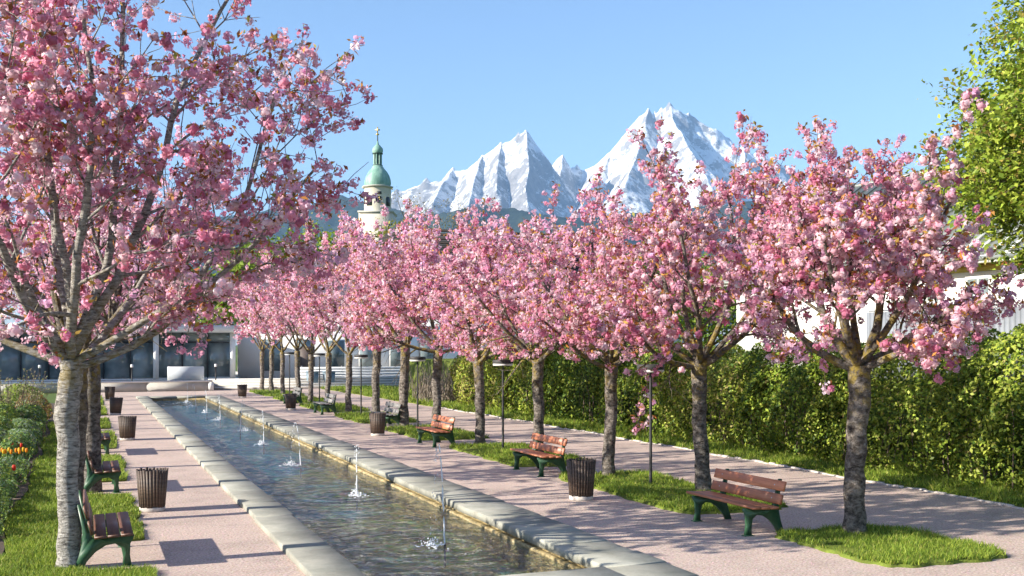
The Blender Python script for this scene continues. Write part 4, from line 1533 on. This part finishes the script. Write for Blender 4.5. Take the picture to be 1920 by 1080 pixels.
TST, TLF, TBL = tulip_meshes()
tul = [('red', -1.27, 22.5), ('red', -1.42, 28.0), ('red', -1.62, 28.2), ('red', -1.5, 28.5)] + \
      [(('orange', 'yellow', 'orange', 'yellow', 'orange')[k % 5], -1.24 - 0.06 * k + 0.02 * math.sin(k * 5), 26.6 + 0.3 * math.sin(k * 2.3)) for k in range(14)]
cnt = {}
for i, (c, x, y) in enumerate(tul):
    cnt[c] = cnt.get(c, -1) + 1
    lab = 'lone red tulip standing out before the dark green tuft' if i == 0 else {'red': ('', 'right', 'left', 'middle')[cnt[c] % 4] + ' one of three red tulips behind the tulip row', 'orange': ('orange tulip nearest the lawn' if cnt[c] == 0 else ORD[cnt[c]] + ' orange tulip from the lawn') + ' in the tulip row', 'yellow': ('yellow tulip nearest the lawn' if cnt[c] == 0 else ORD[cnt[c]] + ' yellow tulip from the lawn') + ' in the tulip row'}[c]
    t = thing('tulip', lab, 'tulip', (x, y, 0.02), i * 1.7, 'single red tulip' if i == 0 else c + ' tulips in the flower bed')
    sc = 1.0 if i == 0 else 0.8
    t.scale = (sc, sc, sc * (1.3 if i else 1.15))
    link('stem', TST, t)
    link('leaf', TLF, t)
    link('leaf', TLF, t, None, (0, 0, 2.6))
    link('bloom', TBL[c], t)

# ------------------------------------------------------------------ green trees
def leafy_tree(name, label, loc, trunk_h, trunk_r, limbs, P, seed, per, leaf, palette, weights, spread=0.22, group=None, keep=lambda p: True, spacing=.2, rotz=0.0):
    tr, rad, out, rg = tree_skeleton(seed, trunk_h, trunk_r, limbs, P)
    t = thing(name, label, 'tree', loc, rotz, group)
    m = MB()
    m.tube(tr, rad, 10)
    link('trunk', m.mesh('trunk', 'bark', True), t)
    for i in range(len(limbs)):
        m = MB()
        for lvl, pts, r, li in out:
            if li == i:
                m.tube(pts, r, (0, 6, 4, 3)[lvl])
        link('limb', m.mesh('limb', 'twig', True), t)
    if per:
        C = cluster_points(out, rg, spacing, keep)
        k = len(C) * per
        ci = np.repeat(np.arange(len(C)), per)
        c = C[ci] + rg.normal(0, spread, (k, 3)) * np.array([1, 1, .7])
        s = leaf * rg.uniform(.6, 1.3, k)
        cl = rg.normal(0, 0.12, len(C))
        cols = pick_cols(k, palette, weights, 0.15, rg) * (1 + cl[ci])[:, None]
        m = MB()
        leaf_quads(m, c, sphere_dirs(k, rg) * .7 + np.array([-.2, 0, .7]), s, s * .62, s * .2, np.clip(cols, 0.005, 1), rg)
        link('crown', m.mesh('crown', 'leaf', False, True), t, kind='stuff')
    return t


PG = dict(seg=[0, .6, .45, .35], wob=[0, .08, .12, .16], up=[0, .10, .05, .0], tip=[0, .25, .35, .5], n=[0, 9, 7], lo=[0, .2, .15], len=[0, 0, 2.6, 1.2], rmin=0.008)
MAPLE = [(0.27, 0.36, 0.04), (0.4, 0.47, 0.065), (0.16, 0.24, 0.03), (0.4, 0.31, 0.08), (0.07, 0.12, 0.02)]
limbsM = [(140, 66, 3.6, .8), (200, 60, 3.5, .75), (180, 45, 4.2, .95), (150, 28, 4.8, 1.0), (120, 70, 3.4, .7), (230, 70, 3.2, .68), (90, 40, 4, .95), (-60, 40, 4, .9), (20, 35, 4.2, .95), (250, 30, 4.6, 1.0), (165, 75, 3.4, .8), (175, 80, 3.2, .88), (195, 70, 3.4, .95), (150, 84, 2.6, .92)]
leafy_tree('green_tree', 'tall fresh green leafy tree at the right edge of the picture', (19.0, 14.3, 0), 6.2, 0.22, limbsM, PG, 81, 15, 0.062, MAPLE, (4, 4, 2, .9, 1), 0.17, spacing=.19)
PF = dict(PG, n=[0, 7, 6], len=[0, 0, 3.0, 1.5])


def limbs_round(k, L, seed):
    rg = np.random.default_rng(seed)
    return [(i * 360 / k + rg.uniform(-15, 15), rg.uniform(15, 70), L * rg.uniform(.8, 1.15), rg.uniform(.75, 1)) for i in range(k)]


def far_tree(px, ytop, d, label, seed, pal, w, per=7, leaf=.22, spread=.45, name='green_tree', group='green trees beyond the terrace'):
    g = at(px, 647, d)
    H = at(px, ytop, d)[2]
    leafy_tree(name, label, (g[0], g[1], 0), H * .42, .22, limbs_round(8, H * .5, seed), PF, seed, per, leaf, pal, w, spread, group, spacing=.5)


SPRING = [(0.2, 0.29, 0.035), (0.28, 0.36, 0.05), (0.12, 0.2, 0.03), (0.3, 0.28, 0.08)]
far_tree(590, 412, 95, 'bright spring-green tree behind the tip of the left blossom', 401, SPRING, (3, 3, 1, .5))
far_tree(520, 430, 100, 'green tree half hidden behind the left cherry crowns', 402, SPRING, (3, 2, 2, .5))
far_tree(450, 470, 92, 'green tree above the glass pavilion roof', 403, SPRING, (3, 3, 1, .5))
far_tree(715, 398, 105, 'olive-yellow bushy tree in front of the church tower', 404, [(0.3, 0.27, 0.05), (0.24, 0.24, 0.05), (0.16, 0.17, 0.04)], (2, 2, 1))
far_tree(1610, 470, 60, 'small green tree between the cherry crown and the metal roof', 405, SPRING, (3, 2, 2, 1), 5, .12, .3)
far_tree(1330, 480, 58, 'green tree behind the hedge, left of the white house', 408, SPRING, (3, 2, 3, 1), 6, .13, .34, 'green_tree', 'green trees behind the hedge')
far_tree(1190, 500, 64, 'green tree behind the hedge, above the slim pale trunk', 409, SPRING, (2, 2, 4, .5), 6, .14, .36, 'green_tree', 'green trees behind the hedge')
far_tree(1060, 510, 68, 'dark green tree behind the hedge, above the second right bench', 410, SPRING, (2, 1, 5, .5), 6, .14, .36, 'green_tree', 'green trees behind the hedge')
bare = [(0.3, 0.24, 0.08), (0.22, 0.2, 0.07)]
far_tree(780, 345, 130, 'bare branching tree right of the church tower', 406, bare, (1, 1), 1, .12, .3, 'bare_tree', 'bare trees beside the church')
far_tree(842, 352, 135, 'second bare branching tree, farther right of the church tower', 407, bare, (1, 1), 1, .12, .3, 'bare_tree', 'bare trees beside the church')

# ------------------------------------------------------------------ terrace and glass pavilion
TY = 67.6
m = MB()
m.box((-30, TY + 0.3, -0.01), (7.2, 95, 0.50))
m.box((7.2, 71.6, -0.01), (40, 95, 0.499))
terr = m.obj('terrace', 'concrete', None, kind='structure')
tw = thing('terrace_wall', 'low pale concrete terrace wall with white capping behind the pool', 'wall', (0, TY, 0))
xs = [-30, -24, -18, -12, -6, 0, 3.4, 7.0]
for a, b in zip(xs[:-1], xs[1:]):
    box_obj('wall_panel', (a + .012, 0, 0), (b - .012, .296, .54), 'concrete', tw)
box_obj('capping', (-30, -.06, .543), (7.24, .45, .64), 'concrete_white', tw)
box_obj('end_pier', (7.0, -.02, 0), (7.32, 4.0, .541), 'concrete_white', tw)
st = thing('terrace_steps', 'wide pale concrete steps right of the terrace wall', 'steps', (7.35, 68.6, 0))
for k in range(4):
    box_obj('step', (0, k * .75, 0), (16, 3.0, .15 * (k + 1) - .02), 'concrete', st)
    box_obj('tread_edge', (0, k * .75 - .03, .15 * (k + 1) - .018), (16, k * .75 + .3, .15 * (k + 1) + .012), 'concrete_white', st)

FY = 74.0
pv = thing('glass_pavilion', 'low modern pavilion with dark glass front and white columns', 'building', (0, FY, 0.5))
box_obj('roof_slab', (-32, -1.0, 3.15), (9.6, 12, 3.62), 'concrete_white', pv)
box_obj('floor_slab', (-32, -.5, 0.0), (9.6, 12, .1), 'concrete_white', pv)
box_obj('back_wall', (-32, 6.0, .1), (9.6, 6.2, 3.15), 'grey_wall', pv)
for x in np.arange(-30, 10, 4.9):
    box_obj('column', (x - .17, -.55, .1), (x + .17, -.2, 3.148), 'concrete_white', pv)
xs = np.arange(-31.5, 9.4, 1.63)
for i, x in enumerate(xs[:-1]):
    f = box_obj('window_frame', (x - .04, 0, .1), (x + .04, .09, 3.14), 'frame_dark', pv)
    box_obj('pane', (x + .043, .03, .16), (xs[i + 1] - .043, .05, 2.45), 'glass', f)
    box_obj('transom', (x + .041, 0.0, 2.452), (xs[i + 1] - .041, .08, 2.54), 'frame_dark', f)
    box_obj('pane', (x + .043, .03, 2.545), (xs[i + 1] - .043, .05, 3.12), 'glass', f)
pt = thing('planter', 'white box planter before the pavilion glass', 'planter', (6.0, 71.6, 0.5))
box_obj('box', (-1.1, -.4, 0), (1.1, .4, .92), 'grey_wall', pt, .02)
box_obj('soil', (-1.0, -.3, .86), (1.0, .3, .925), 'soil', pt)
for i, px in enumerate((79, 245, 405)):
    X = at(px, 700, 65.5)[0]
    b = thing('bollard_light', ('left', 'middle', 'right')[i] + 'most slim bollard light on the terrace edge' if i != 1 else 'middle slim bollard light on the terrace edge', 'bollard', (X, TY + .12, .64), 0, 'bollard lights on the terrace')
    m = MB()
    m.tube([(0, 0, 0), (0, 0, .82)], [.04, .04], 8, True)
    m.obj('post', 'steel', b, smooth=True)
    m = MB()
    m.lathe([(0, .82), (.07, .82), (.08, .84), (.08, .98), (.06, 1.0), (0, 1.0)], 10)
    m.obj('head', 'diffuser', b)

# white hall to the right of the pavilion, with the dark louvred roof
hall = thing('concert_hall', 'pale hall with a big dark slatted timber roof above the cherry crowns', 'building', (0, 0, 0))
hx = at(770, 600, 96)
box_obj('wall', (9.9, 76.0, 0.5), (26, 76.4, 4.2), 'white_wall', hall)
for x in np.arange(11.5, 25, 2.3):
    f = box_obj('window', (x, 75.93, 1.0), (x + 1.3, 75.998, 3.2), 'frame_dark' if int(x) % 2 else 'concrete_white', hall)
    box_obj('pane', (x + .06, 75.91, 1.06), (x + 1.24, 75.928, 3.14), 'glass', f)
box_obj('door', (14.15, 75.9, .5), (15.2, 75.97, 2.7), 'door', hall)
# roof: long dark louvres, drawn in towards the ridge
dR = 98
def hall_pt(px, z, Y):
    return None
ridge_l = at(752, 432, dR)
ridge_r = at(1090, 432, dR)
x0r, x1r, zr, yr = ridge_l[0], ridge_r[0] + 8, ridge_l[2], 88.0
x0r = on_row(752, 1) * 0 + x0r
ridge_Y = 92.0
def colX(px, Y):
    u = (px - 960) / 2000
    return Y * (SN + u * CS) / (CS - u * SN)
xr0 = colX(752, ridge_Y)
xr1 = colX(1120, ridge_Y)
dd_ = xr0 * SN + ridge_Y * CS
zr = HC + (647 - 430) / 2000 * dd_
rows = 17
for k in range(rows):
    s = k / (rows - 1)
    z = zr - s * 6.8
    yf = ridge_Y - 1.0 - s * 9.0
    xl = xr0 - s * 9.5
    xr_ = xr1 + s * 6
    box_obj('louvre', (xl, yf, z - .17), (xr_, yf + .14, z + .06), 'louvre', hall)
    box_obj('louvre', (xl - .14, yf + .142, z - .17), (xl, ridge_Y + 5, z + .06), 'louvre', hall)
m = MB()
s = 1.0
m.add([(xr0 + .6, ridge_Y, zr - .35), (xr1, ridge_Y, zr - .35), (xr1 + 6, ridge_Y - 9.2, zr - 7.2), (xr0 - 8.6, ridge_Y - 9.2, zr - 7.2),
       (xr0 + .6, ridge_Y + 5, zr - .35), (xr1, ridge_Y + 5, zr - .35), (xr0 - 8.6, ridge_Y + 5, zr - 7.2), (xr1 + 6, ridge_Y + 5, zr - 7.2)],
      [(0, 3, 2, 1), (0, 4, 6, 3), (1, 2, 7, 5), (0, 1, 5, 4)])
m.obj('roof_deck', mat_plain('roof_underlay', (0.06, 0.055, 0.053), 0.85, 0.25, 0.8), hall)
box_obj('upper_wall', (xr0 - 8, ridge_Y - 8.2, .5), (xr1 + 5.5, ridge_Y + 4.5, zr - 7.25), 'grey_wall', hall)

gw = thing('board_wall', 'long low grey board wall beyond the far lawn', 'wall', (0, 0, 0))
for k in range(7):
    box_obj('board', (13.2, 70.9, .03 + k * .19), (27, 70.96, .03 + k * .19 + .165), 'grey_wall', gw)
for k in range(6):
    box_obj('post', (13.3 + k * 2.7, 70.965, 0), (13.42 + k * 2.7, 71.08, 1.42), 'fence_dark', gw)
for i, x in enumerate((13.9, 15.0)):
    wb = thing('wheelie_bin', ('left' if i == 0 else 'right') + ' one of two blue-grey wheeled rubbish bins by the white hall', 'rubbish bin', (x, 70.2, 0), 0, 'wheeled bins by the hall')
    m = MB()
    m.prism([(-.3, .1), (.3, .06), (.36, .98), (-.36, .98)], 'y', -.3, .3)
    mm = mat_plain('bin_plastic', (0.14, 0.2, 0.24), 0.5, 0.1, 3)
    link('body', m.mesh('body', mm), wb)
    m = MB()
    m.prism([(-.4, .985), (.4, .985), (.38, 1.05), (-.36, 1.09)], 'y', -.33, .33)
    link('lid', m.mesh('lid', mm), wb)
    for s in (-1, 1):
        m = MB()
        m.tube([(.26, s * .3, .1), (.26, s * .36, .1)], [.1, .1], 12, True)
        link('wheel', m.mesh('wheel', 'black'), wb)

# ------------------------------------------------------------------ house and fence on the bank at the right
m = MB()
m.prism([(18.5, -.02), (19.1, 1.9), (60, 2.2), (60, -.02)], 'y', 2, 66)
m.obj('embankment', 'turf', None, kind='structure')
fe = thing('board_fence', 'tall grey vertical board fence above the hedge', 'fence', (19.5, 0, 1.9))
rgf = np.random.default_rng(6)
y = 15.0
BW = 0.15
k = 0
while y < 23:
    box_obj('board', (0, y + .006, -.2), (.022, y + BW - .006, 1.78 + rgf.normal(0, .004)), 'fence', fe)
    if k % 12 == 0:
        box_obj('post', (.026, y, -.2), (.11, y + .09, 1.84), 'fence_dark', fe)
    y += BW
    k += 1
box_obj('top_rail', (-.012, 15, 1.79), (.05, 23, 1.83), 'fence', fe)

ho = thing('white_house', 'white rendered house with grey-green standing seam roof behind the hedge', 'house', (0, 0, 0))
HX, HY0, HY1, EZ = 25.0, 12.0, 37.5, 5.3
box_obj('wall', (HX, HY0, 1.9), (HX + 11, HY1, EZ - .02), 'white_wall', ho)
box_obj('soffit_board', (HX - .03, HY0, EZ - .28), (HX - .003, HY1, EZ - .03), 'ochre', ho)
box_obj('fascia', (HX - .75, HY0 - .4, EZ - .1), (HX - .68, HY1 + .4, EZ + .12), 'concrete_white', ho)
box_obj('soffit', (HX - .68, HY0 - .3, EZ - .06), (HX + .2, HY1 + .3, EZ - .025), 'ochre', ho)
# windows
for y0, y1, z0, z1 in ((26.05, 26.75, 4.12, 4.85), (24.1, 25.1, 3.4, 4.9), (20.6, 21.6, 3.8, 4.85), (30.2, 31.1, 4.1, 4.85), (34.5, 35.5, 3.9, 4.85)):
    f = box_obj('window', (HX - .06, y0, z0), (HX - .004, y1, z1), 'concrete_white', ho)
    box_obj('pane', (HX - .075, y0 + .1, z0 + .1), (HX - .062, (y0 + y1) / 2 - .03, z1 - .1), 'glass', f)
    box_obj('pane', (HX - .075, (y0 + y1) / 2 + .03, z0 + .1), (HX - .062, y1 - .1, z1 - .1), 'glass', f)
    box_obj('sill', (HX - .14, y0 - .06, z0 - .07), (HX - .002, y1 + .06, z0 - .004), 'grey_wall', f)
# standing seam panels up to the ridge
ex, ez, rx, rz = HX - .72, EZ + .06, 30.2, 9.45
L = math.hypot(rx - ex, rz - ez)
m = MB()
pw = .62
m.box((0, 0, 0), (L, pw - .03, .03))
m.box((0, pw - .03, 0), (L, pw, .085))
PAN = m.mesh('roof_panel', 'roofmetal')
ang = math.atan2(rz - ez, rx - ex)
y = HY0 - .3
while y < HY1 + .2:
    link('roof_panel', PAN, ho, (ex, y, ez), (0, -ang, 0))
    y += pw
m = MB()
m.prism([(rx, rz - .05), (rx + .3, rz + .08), (rx + 6, rz - 4.2), (rx + 5.8, rz - 4.4)], 'y', HY0 - .3, HY1 + .3)
m.obj('rear_roof', 'roofmetal', ho)
m = MB()
m.tube([(rx + .1, HY0 - .3, rz + .05), (rx + .1, HY1 + .3, rz + .05)], [.13, .13], 8, True)
m.obj('ridge_cap', 'roofmetal', ho)
for y0, s0 in ((27.5, .50), (29.2, .50), (33.5, .42), (22.5, .45)):
    m = MB()
    m.box((L * s0, 0, .06), (L * (s0 + .26), 1.05, .14))
    f = link('skylight', m.mesh('skylight', 'frame_dark'), ho, (ex, y0, ez), (0, -ang, 0))
    m = MB()
    m.box((L * s0 + .09, .09, .141), (L * (s0 + .26) - .09, .96, .15))
    link('pane', m.mesh('pane', 'skylight'), f)
m = MB()
m.tube([(ex - .02, HY0 - .3, ez - .03), (ex - .02, HY1 + .3, ez - .03)], [.08, .08], 8, True)
m.obj('gutter', 'roofmetal', ho, smooth=True)

# ------------------------------------------------------------------ church
dC = 185
c0 = at(708, 647, dC)
ch = thing('church_tower', 'pale church tower with clock and green copper onion dome', 'tower', (c0[0], c0[1], 0), -TH)


def zc(py):
    return HC + (647 - py) / 2000 * dC


PXM = dC / 2000.0
m = MB()
R8 = 26.8 * PXM / math.cos(math.pi / 8)
rot8 = math.pi / 8


def oct_lathe(prof, n=8):
    mm = MB()
    prof = np.asarray(prof, float)
    a = np.arange(n) * 2 * math.pi / n + rot8 + math.radians(14)
    v = np.stack([prof[:, 0:1] * np.cos(a), prof[:, 0:1] * np.sin(a), np.repeat(prof[:, 1:2], n, 1)], -1)
    k = len(prof)
    i = np.arange(k - 1)[:, None] * n
    j = np.arange(n)[None]
    q = (j + 1) % n
    mm.add(v.reshape(-1, 3), np.stack([i + j, i + q, i + n + q, i + n + j], -1).reshape(-1, 4))
    return mm


box_obj('lower_shaft', (-31 * PXM, -31 * PXM, 0), (31 * PXM, 31 * PXM, zc(402)), 'tower', ch)
box_obj('lower_cornice', (-33 * PXM, -33 * PXM, zc(402)), (33 * PXM, 33 * PXM, zc(399)), 'tower_trim', ch)
oct_lathe([(R8 * .9, zc(399)), (R8 * .9, zc(354))]).obj('belfry', 'tower', ch)
oct_lathe([(R8 * .9, zc(354)), (R8 * 1.04, zc(352.5)), (R8 * 1.06, zc(350.5)), (R8 * .8, zc(349))]).obj('cornice', 'tower_trim', ch)
oct_lathe([(R8 * .86, zc(349.5)), (R8 * .9, zc(345)), (R8 * .87, zc(338)), (R8 * .78, zc(330)), (R8 * .64, zc(323)), (R8 * .46, zc(317)), (R8 * .36, zc(313)), (R8 * .3, zc(309)), (0.01, zc(308.9))]).obj('dome', 'copper', ch)
oct_lathe([(R8 * .34, zc(311)), (R8 * .34, zc(309.5)), (R8 * .24, zc(309)), (R8 * .24, zc(290)), (R8 * .36, zc(289)), (R8 * .36, zc(287.5))]).obj('lantern', 'copper_dark', ch)
oct_lathe([(R8 * .3, zc(288)), (R8 * .37, zc(284)), (R8 * .35, zc(279)), (R8 * .24, zc(275)), (R8 * .1, zc(271)), (R8 * .05, zc(266)), (0.01, zc(258))]).obj('onion', 'copper', ch)
m = MB()
m.tube([(0, 0, zc(266)), (0, 0, zc(252))], [.12, .1], 6)
m.obj('spire_rod', 'copper_dark', ch)
m = MB()
m.lathe([(0.02, zc(254)), (.3, zc(252.7)), (.3, zc(251.3)), (.02, zc(250))], 10)
m.box((-.09, -.09, zc(250)), (.09, .09, zc(238)))
m.box((-.42, -.085, zc(244.5)), (.42, .085, zc(242.5)))
m.obj('cross', 'gold', ch)
lantern_r = R8 * .245
for k in range(8):
    a = rot8 + math.radians(14) + k * math.pi / 4
    m = MB()
    m.tube([(lantern_r * math.cos(a), lantern_r * math.sin(a), zc(309)), (lantern_r * math.cos(a), lantern_r * math.sin(a), zc(289))], [.14, .14], 5)
    m.obj('lantern_column', 'copper', ch)
ap = R8 * .9 * math.cos(math.pi / 8)
for k in range(8):
    a = math.radians(14) + k * math.pi / 4
    ca, sa = math.cos(a), math.sin(a)
    # sound windows on alternate faces, clock on the others
    e = thing  # noqa
    if k % 2 == 1:
        m = MB()
        o = [(-.55, zc(388)), (.55, zc(388)), (.55, zc(374)), (.3, zc(371)), (-.3, zc(371)), (-.55, zc(374))]
        m.prism(o, 'x', ap - .1, ap + .06)
        link('belfry_window', m.mesh('belfry_window', 'frame_dark'), ch, None, (0, 0, a))
    else:
        m = MB()
        m.tube([(ap - .05, 0, zc(377)), (ap + .1, 0, zc(377))], [.62, .62], 20, True)
        f = link('clock_face', m.mesh('clock_face', 'clock'), ch, None, (0, 0, a))
        m = MB()
        m.box((ap + .101, -.06, zc(377)), (ap + .13, .06, zc(377) + .5))
        m.box((ap + .101, 0.06, zc(377) - .06), (ap + .13, .36, zc(377) + .06))
        link('hand', m.mesh('hand', 'gold'), f)
        m = MB()
        m.box((ap + .0, -.4, zc(367)), (ap + .05, .4, zc(362)))
        link('small_window', m.mesh('small_window', 'frame_dark'), ch, None, (0, 0, a))

# ------------------------------------------------------------------ mountains
def terrain(name, mat, D0, D1, px0, px1, nu, nv, ridges, noise_amp, noise_scale, seed, label=None, base=0.0, smooth=False):
    """height field over camera-aligned lateral/forward metres; ridges: list of polylines of (px, py, depth, slope)"""
    Dm = (D0 + D1) / 2
    U = np.linspace((px0 - 960) / 2000 * Dm, (px1 - 960) / 2000 * Dm, nu)
    V = np.linspace(D0, D1, nv)
    u, v = np.meshgrid(U, V, indexing='ij')
    # domain warp so that ridges wander
    wu = u + (fbm(u / 260, v / 260, 4, seed + 1) - .5) * 150
    wv = v + (fbm(u / 260 + 9, v / 260, 4, seed + 2) - .5) * 240
    H = np.full(u.shape, base, float)
    crest = np.full(u.shape, 1e9)
    for poly in ridges:
        for (pa, ya, da, ka), (pb, yb, db, kb) in zip(poly[:-1], poly[1:]):
            A = np.array([(pa - 960) / 2000 * da, da])
            B = np.array([(pb - 960) / 2000 * db, db])
            za, zb_ = HC + (647 - ya) / 2000 * da, HC + (647 - yb) / 2000 * db
            ab = B - A
            t = np.clip(((wu - A[0]) * ab[0] + (wv - A[1]) * ab[1]) / (ab @ ab), 0, 1)
            # keep silhouettes: near the crest use the true position
            du = u - (A[0] + t * ab[0])
            dv = wv - (A[1] + t * ab[1])
            dist = np.hypot(du, dv)
            kk = ka + (kb - ka) * t
            h = za + (zb_ - za) * t - kk * dist * (1 - 0.18 * np.clip(dist / 900, 0, 1))
            H = np.maximum(H, h)
            crest = np.minimum(crest, dist)
    n1 = fbm(u / noise_scale, v / noise_scale, 7, seed, True, 0.55)
    n2 = fbm(u / (noise_scale * .28), v / (noise_scale * .28), 5, seed + 40, True, 0.6)
    rel = np.clip(H / 500, 0, 1) * np.clip(crest / 260, 0.3, 1)
    n3 = fbm(u / (noise_scale * .09), v / (noise_scale * .09), 3, seed + 80, False, 0.6)
    H = H + noise_amp * rel * (n1 - 0.62) + noise_amp * 0.34 * rel * (n2 - .6) + noise_amp * .14 * rel * (n3 - .5)
    H = np.maximum(H, -1)
    X = u * CS + v * SN
    Y = -u * SN + v * CS
    m = MB()
    idx = np.arange(nu * nv).reshape(nu, nv)
    F = np.stack([idx[:-1, :-1], idx[1:, :-1], idx[1:, 1:], idx[:-1, 1:]], -1).reshape(-1, 4)
    m.add(np.stack([X, Y, H], -1).reshape(-1, 3), F)
    return m.obj(name, mat, None, smooth=smooth, kind='structure')


D = 8200
k1 = 1.25
ridges = [
    # the smaller sharp peak, nearer
    [(560, 425, D + 100, 1.0), (680, 388, D, 1.0), (745, 352, D - 200, 1.1), (800, 332, D - 200, 1.2), (850, 314, D - 200, 1.3), (876, 318, D - 250, 1.3), (905, 289, D - 300, 1.4), (940, 262, D - 350, 1.5), (972, 243, D - 400, 1.6), (986, 238, D - 400, 1.7), (1000, 262, D - 350, 1.9), (1014, 296, D - 250, 1.9), (1022, 330, D - 150, 1.6)],
    [(986, 238, D - 400, 1.7), (988, 268, D - 560, 1.7), (992, 310, D - 760, 1.6), (985, 350, D - 980, 1.4), (990, 400, D - 1400, 1.2)],
    [(905, 289, D - 300, 1.4), (890, 330, D - 620, 1.3), (880, 372, D - 980, 1.2), (870, 415, D - 1400, 1.1)],
    [(850, 314, D - 200, 1.3), (825, 350, D - 500, 1.2), (810, 390, D - 900, 1.1)],
    [(940, 262, D - 350, 1.5), (932, 310, D - 640, 1.5), (930, 360, D - 950, 1.3)],
    # saddle with the small teeth
    [(1014, 312, D + 500, 1.5), (1032, 304, D + 520, 1.5), (1044, 298, D + 520, 1.7), (1055, 288, D + 520, 1.9), (1064, 302, D + 520, 1.8), (1074, 308, D + 540, 1.5), (1082, 304, D + 540, 1.6), (1092, 314, D + 560, 1.3), (1120, 303, D + 500, 1.2)],
    [(1055, 288, D + 520, 1.9), (1050, 330, D + 200, 1.5), (1046, 360, D - 100, 1.3)],
    # main summit
    [(1120, 303, D + 500, 1.2), (1150, 276, D + 420, 1.3), (1180, 240, D + 380, 1.4), (1200, 216, D + 350, 1.5), (1215, 203, D + 330, 1.6), (1228, 207, D + 330, 1.6), (1240, 201, D + 330, 1.6), (1254, 192, D + 330, 1.7), (1290, 211, D + 360, 1.4), (1340, 243, D + 380, 1.3), (1390, 275, D + 400, 1.2), (1430, 294, D + 420, 1.1), (1500, 325, D + 420, 1.0), (1600, 360, D + 420, .9), (1760, 400, D + 400, .8)],
    [(1254, 192, D + 330, 1.7), (1262, 225, D + 130, 1.5), (1282, 262, D - 120, 1.3), (1310, 300, D - 420, 1.2), (1330, 345, D - 800, 1.1)],
    [(1215, 203, D + 330, 1.6), (1205, 250, D + 50, 1.4), (1190, 300, D - 300, 1.3), (1170, 350, D - 700, 1.1)],
    [(1150, 276, D + 420, 1.3), (1130, 320, D + 80, 1.2), (1105, 362, D - 350, 1.1), (1080, 400, D - 900, 1.0)],
    [(1390, 275, D + 400, 1.2), (1395, 310, D + 80, 1.1), (1410, 350, D - 350, 1.0)],
]
terrain('snow_mountains', 'mountain', D - 1900, D + 1500, 520, 1800, 620, 250, ridges, 130, 620, 5)

fh = [
    [(300, 420, 5200, .5), (560, 380, 5200, .55), (640, 366, 5200, .6), (700, 385, 5000, .6), (800, 402, 4600, .55), (870, 388, 4500, .6), (905, 381, 4500, .6), (960, 385, 4500, .6), (1010, 398, 4400, .55), (1100, 402, 4400, .5), (1200, 392, 4600, .5), (1350, 385, 4800, .5), (1420, 372, 4900, .55), (1550, 385, 4800, .5), (1800, 400, 4800, .5)],
    [(870, 388, 4500, .6), (850, 420, 4100, .5), (830, 450, 3700, .45)],
    [(1010, 398, 4400, .55), (1040, 430, 4000, .5), (1060, 460, 3600, .45)],
]
terrain('forested_hills', 'forest', 3000, 6200, 200, 2000, 260, 120, fh, 60, 300, 9)

# ------------------------------------------------------------------ the air
HAZE = True
if HAZE:
    t = NT('thin_haze')
    pvn = t.n('VolumePrincipled')
    pvn.inputs['Color'].default_value = (0.34, 0.6, 1.0, 1)
    pvn.inputs['Density'].default_value = 5.5e-5
    pvn.inputs['Anisotropy'].default_value = 0.0
    t.l(pvn.outputs[0], t.out.inputs['Volume'])
    m = MB()
    m.box((-15000, -10000, -4), (15000, 15000, 2100))
    hz = m.obj('haze', None, None, kind='stuff', label='thin bluish haze filling the valley air', category='haze')
    hz.data.materials.append(t.m)
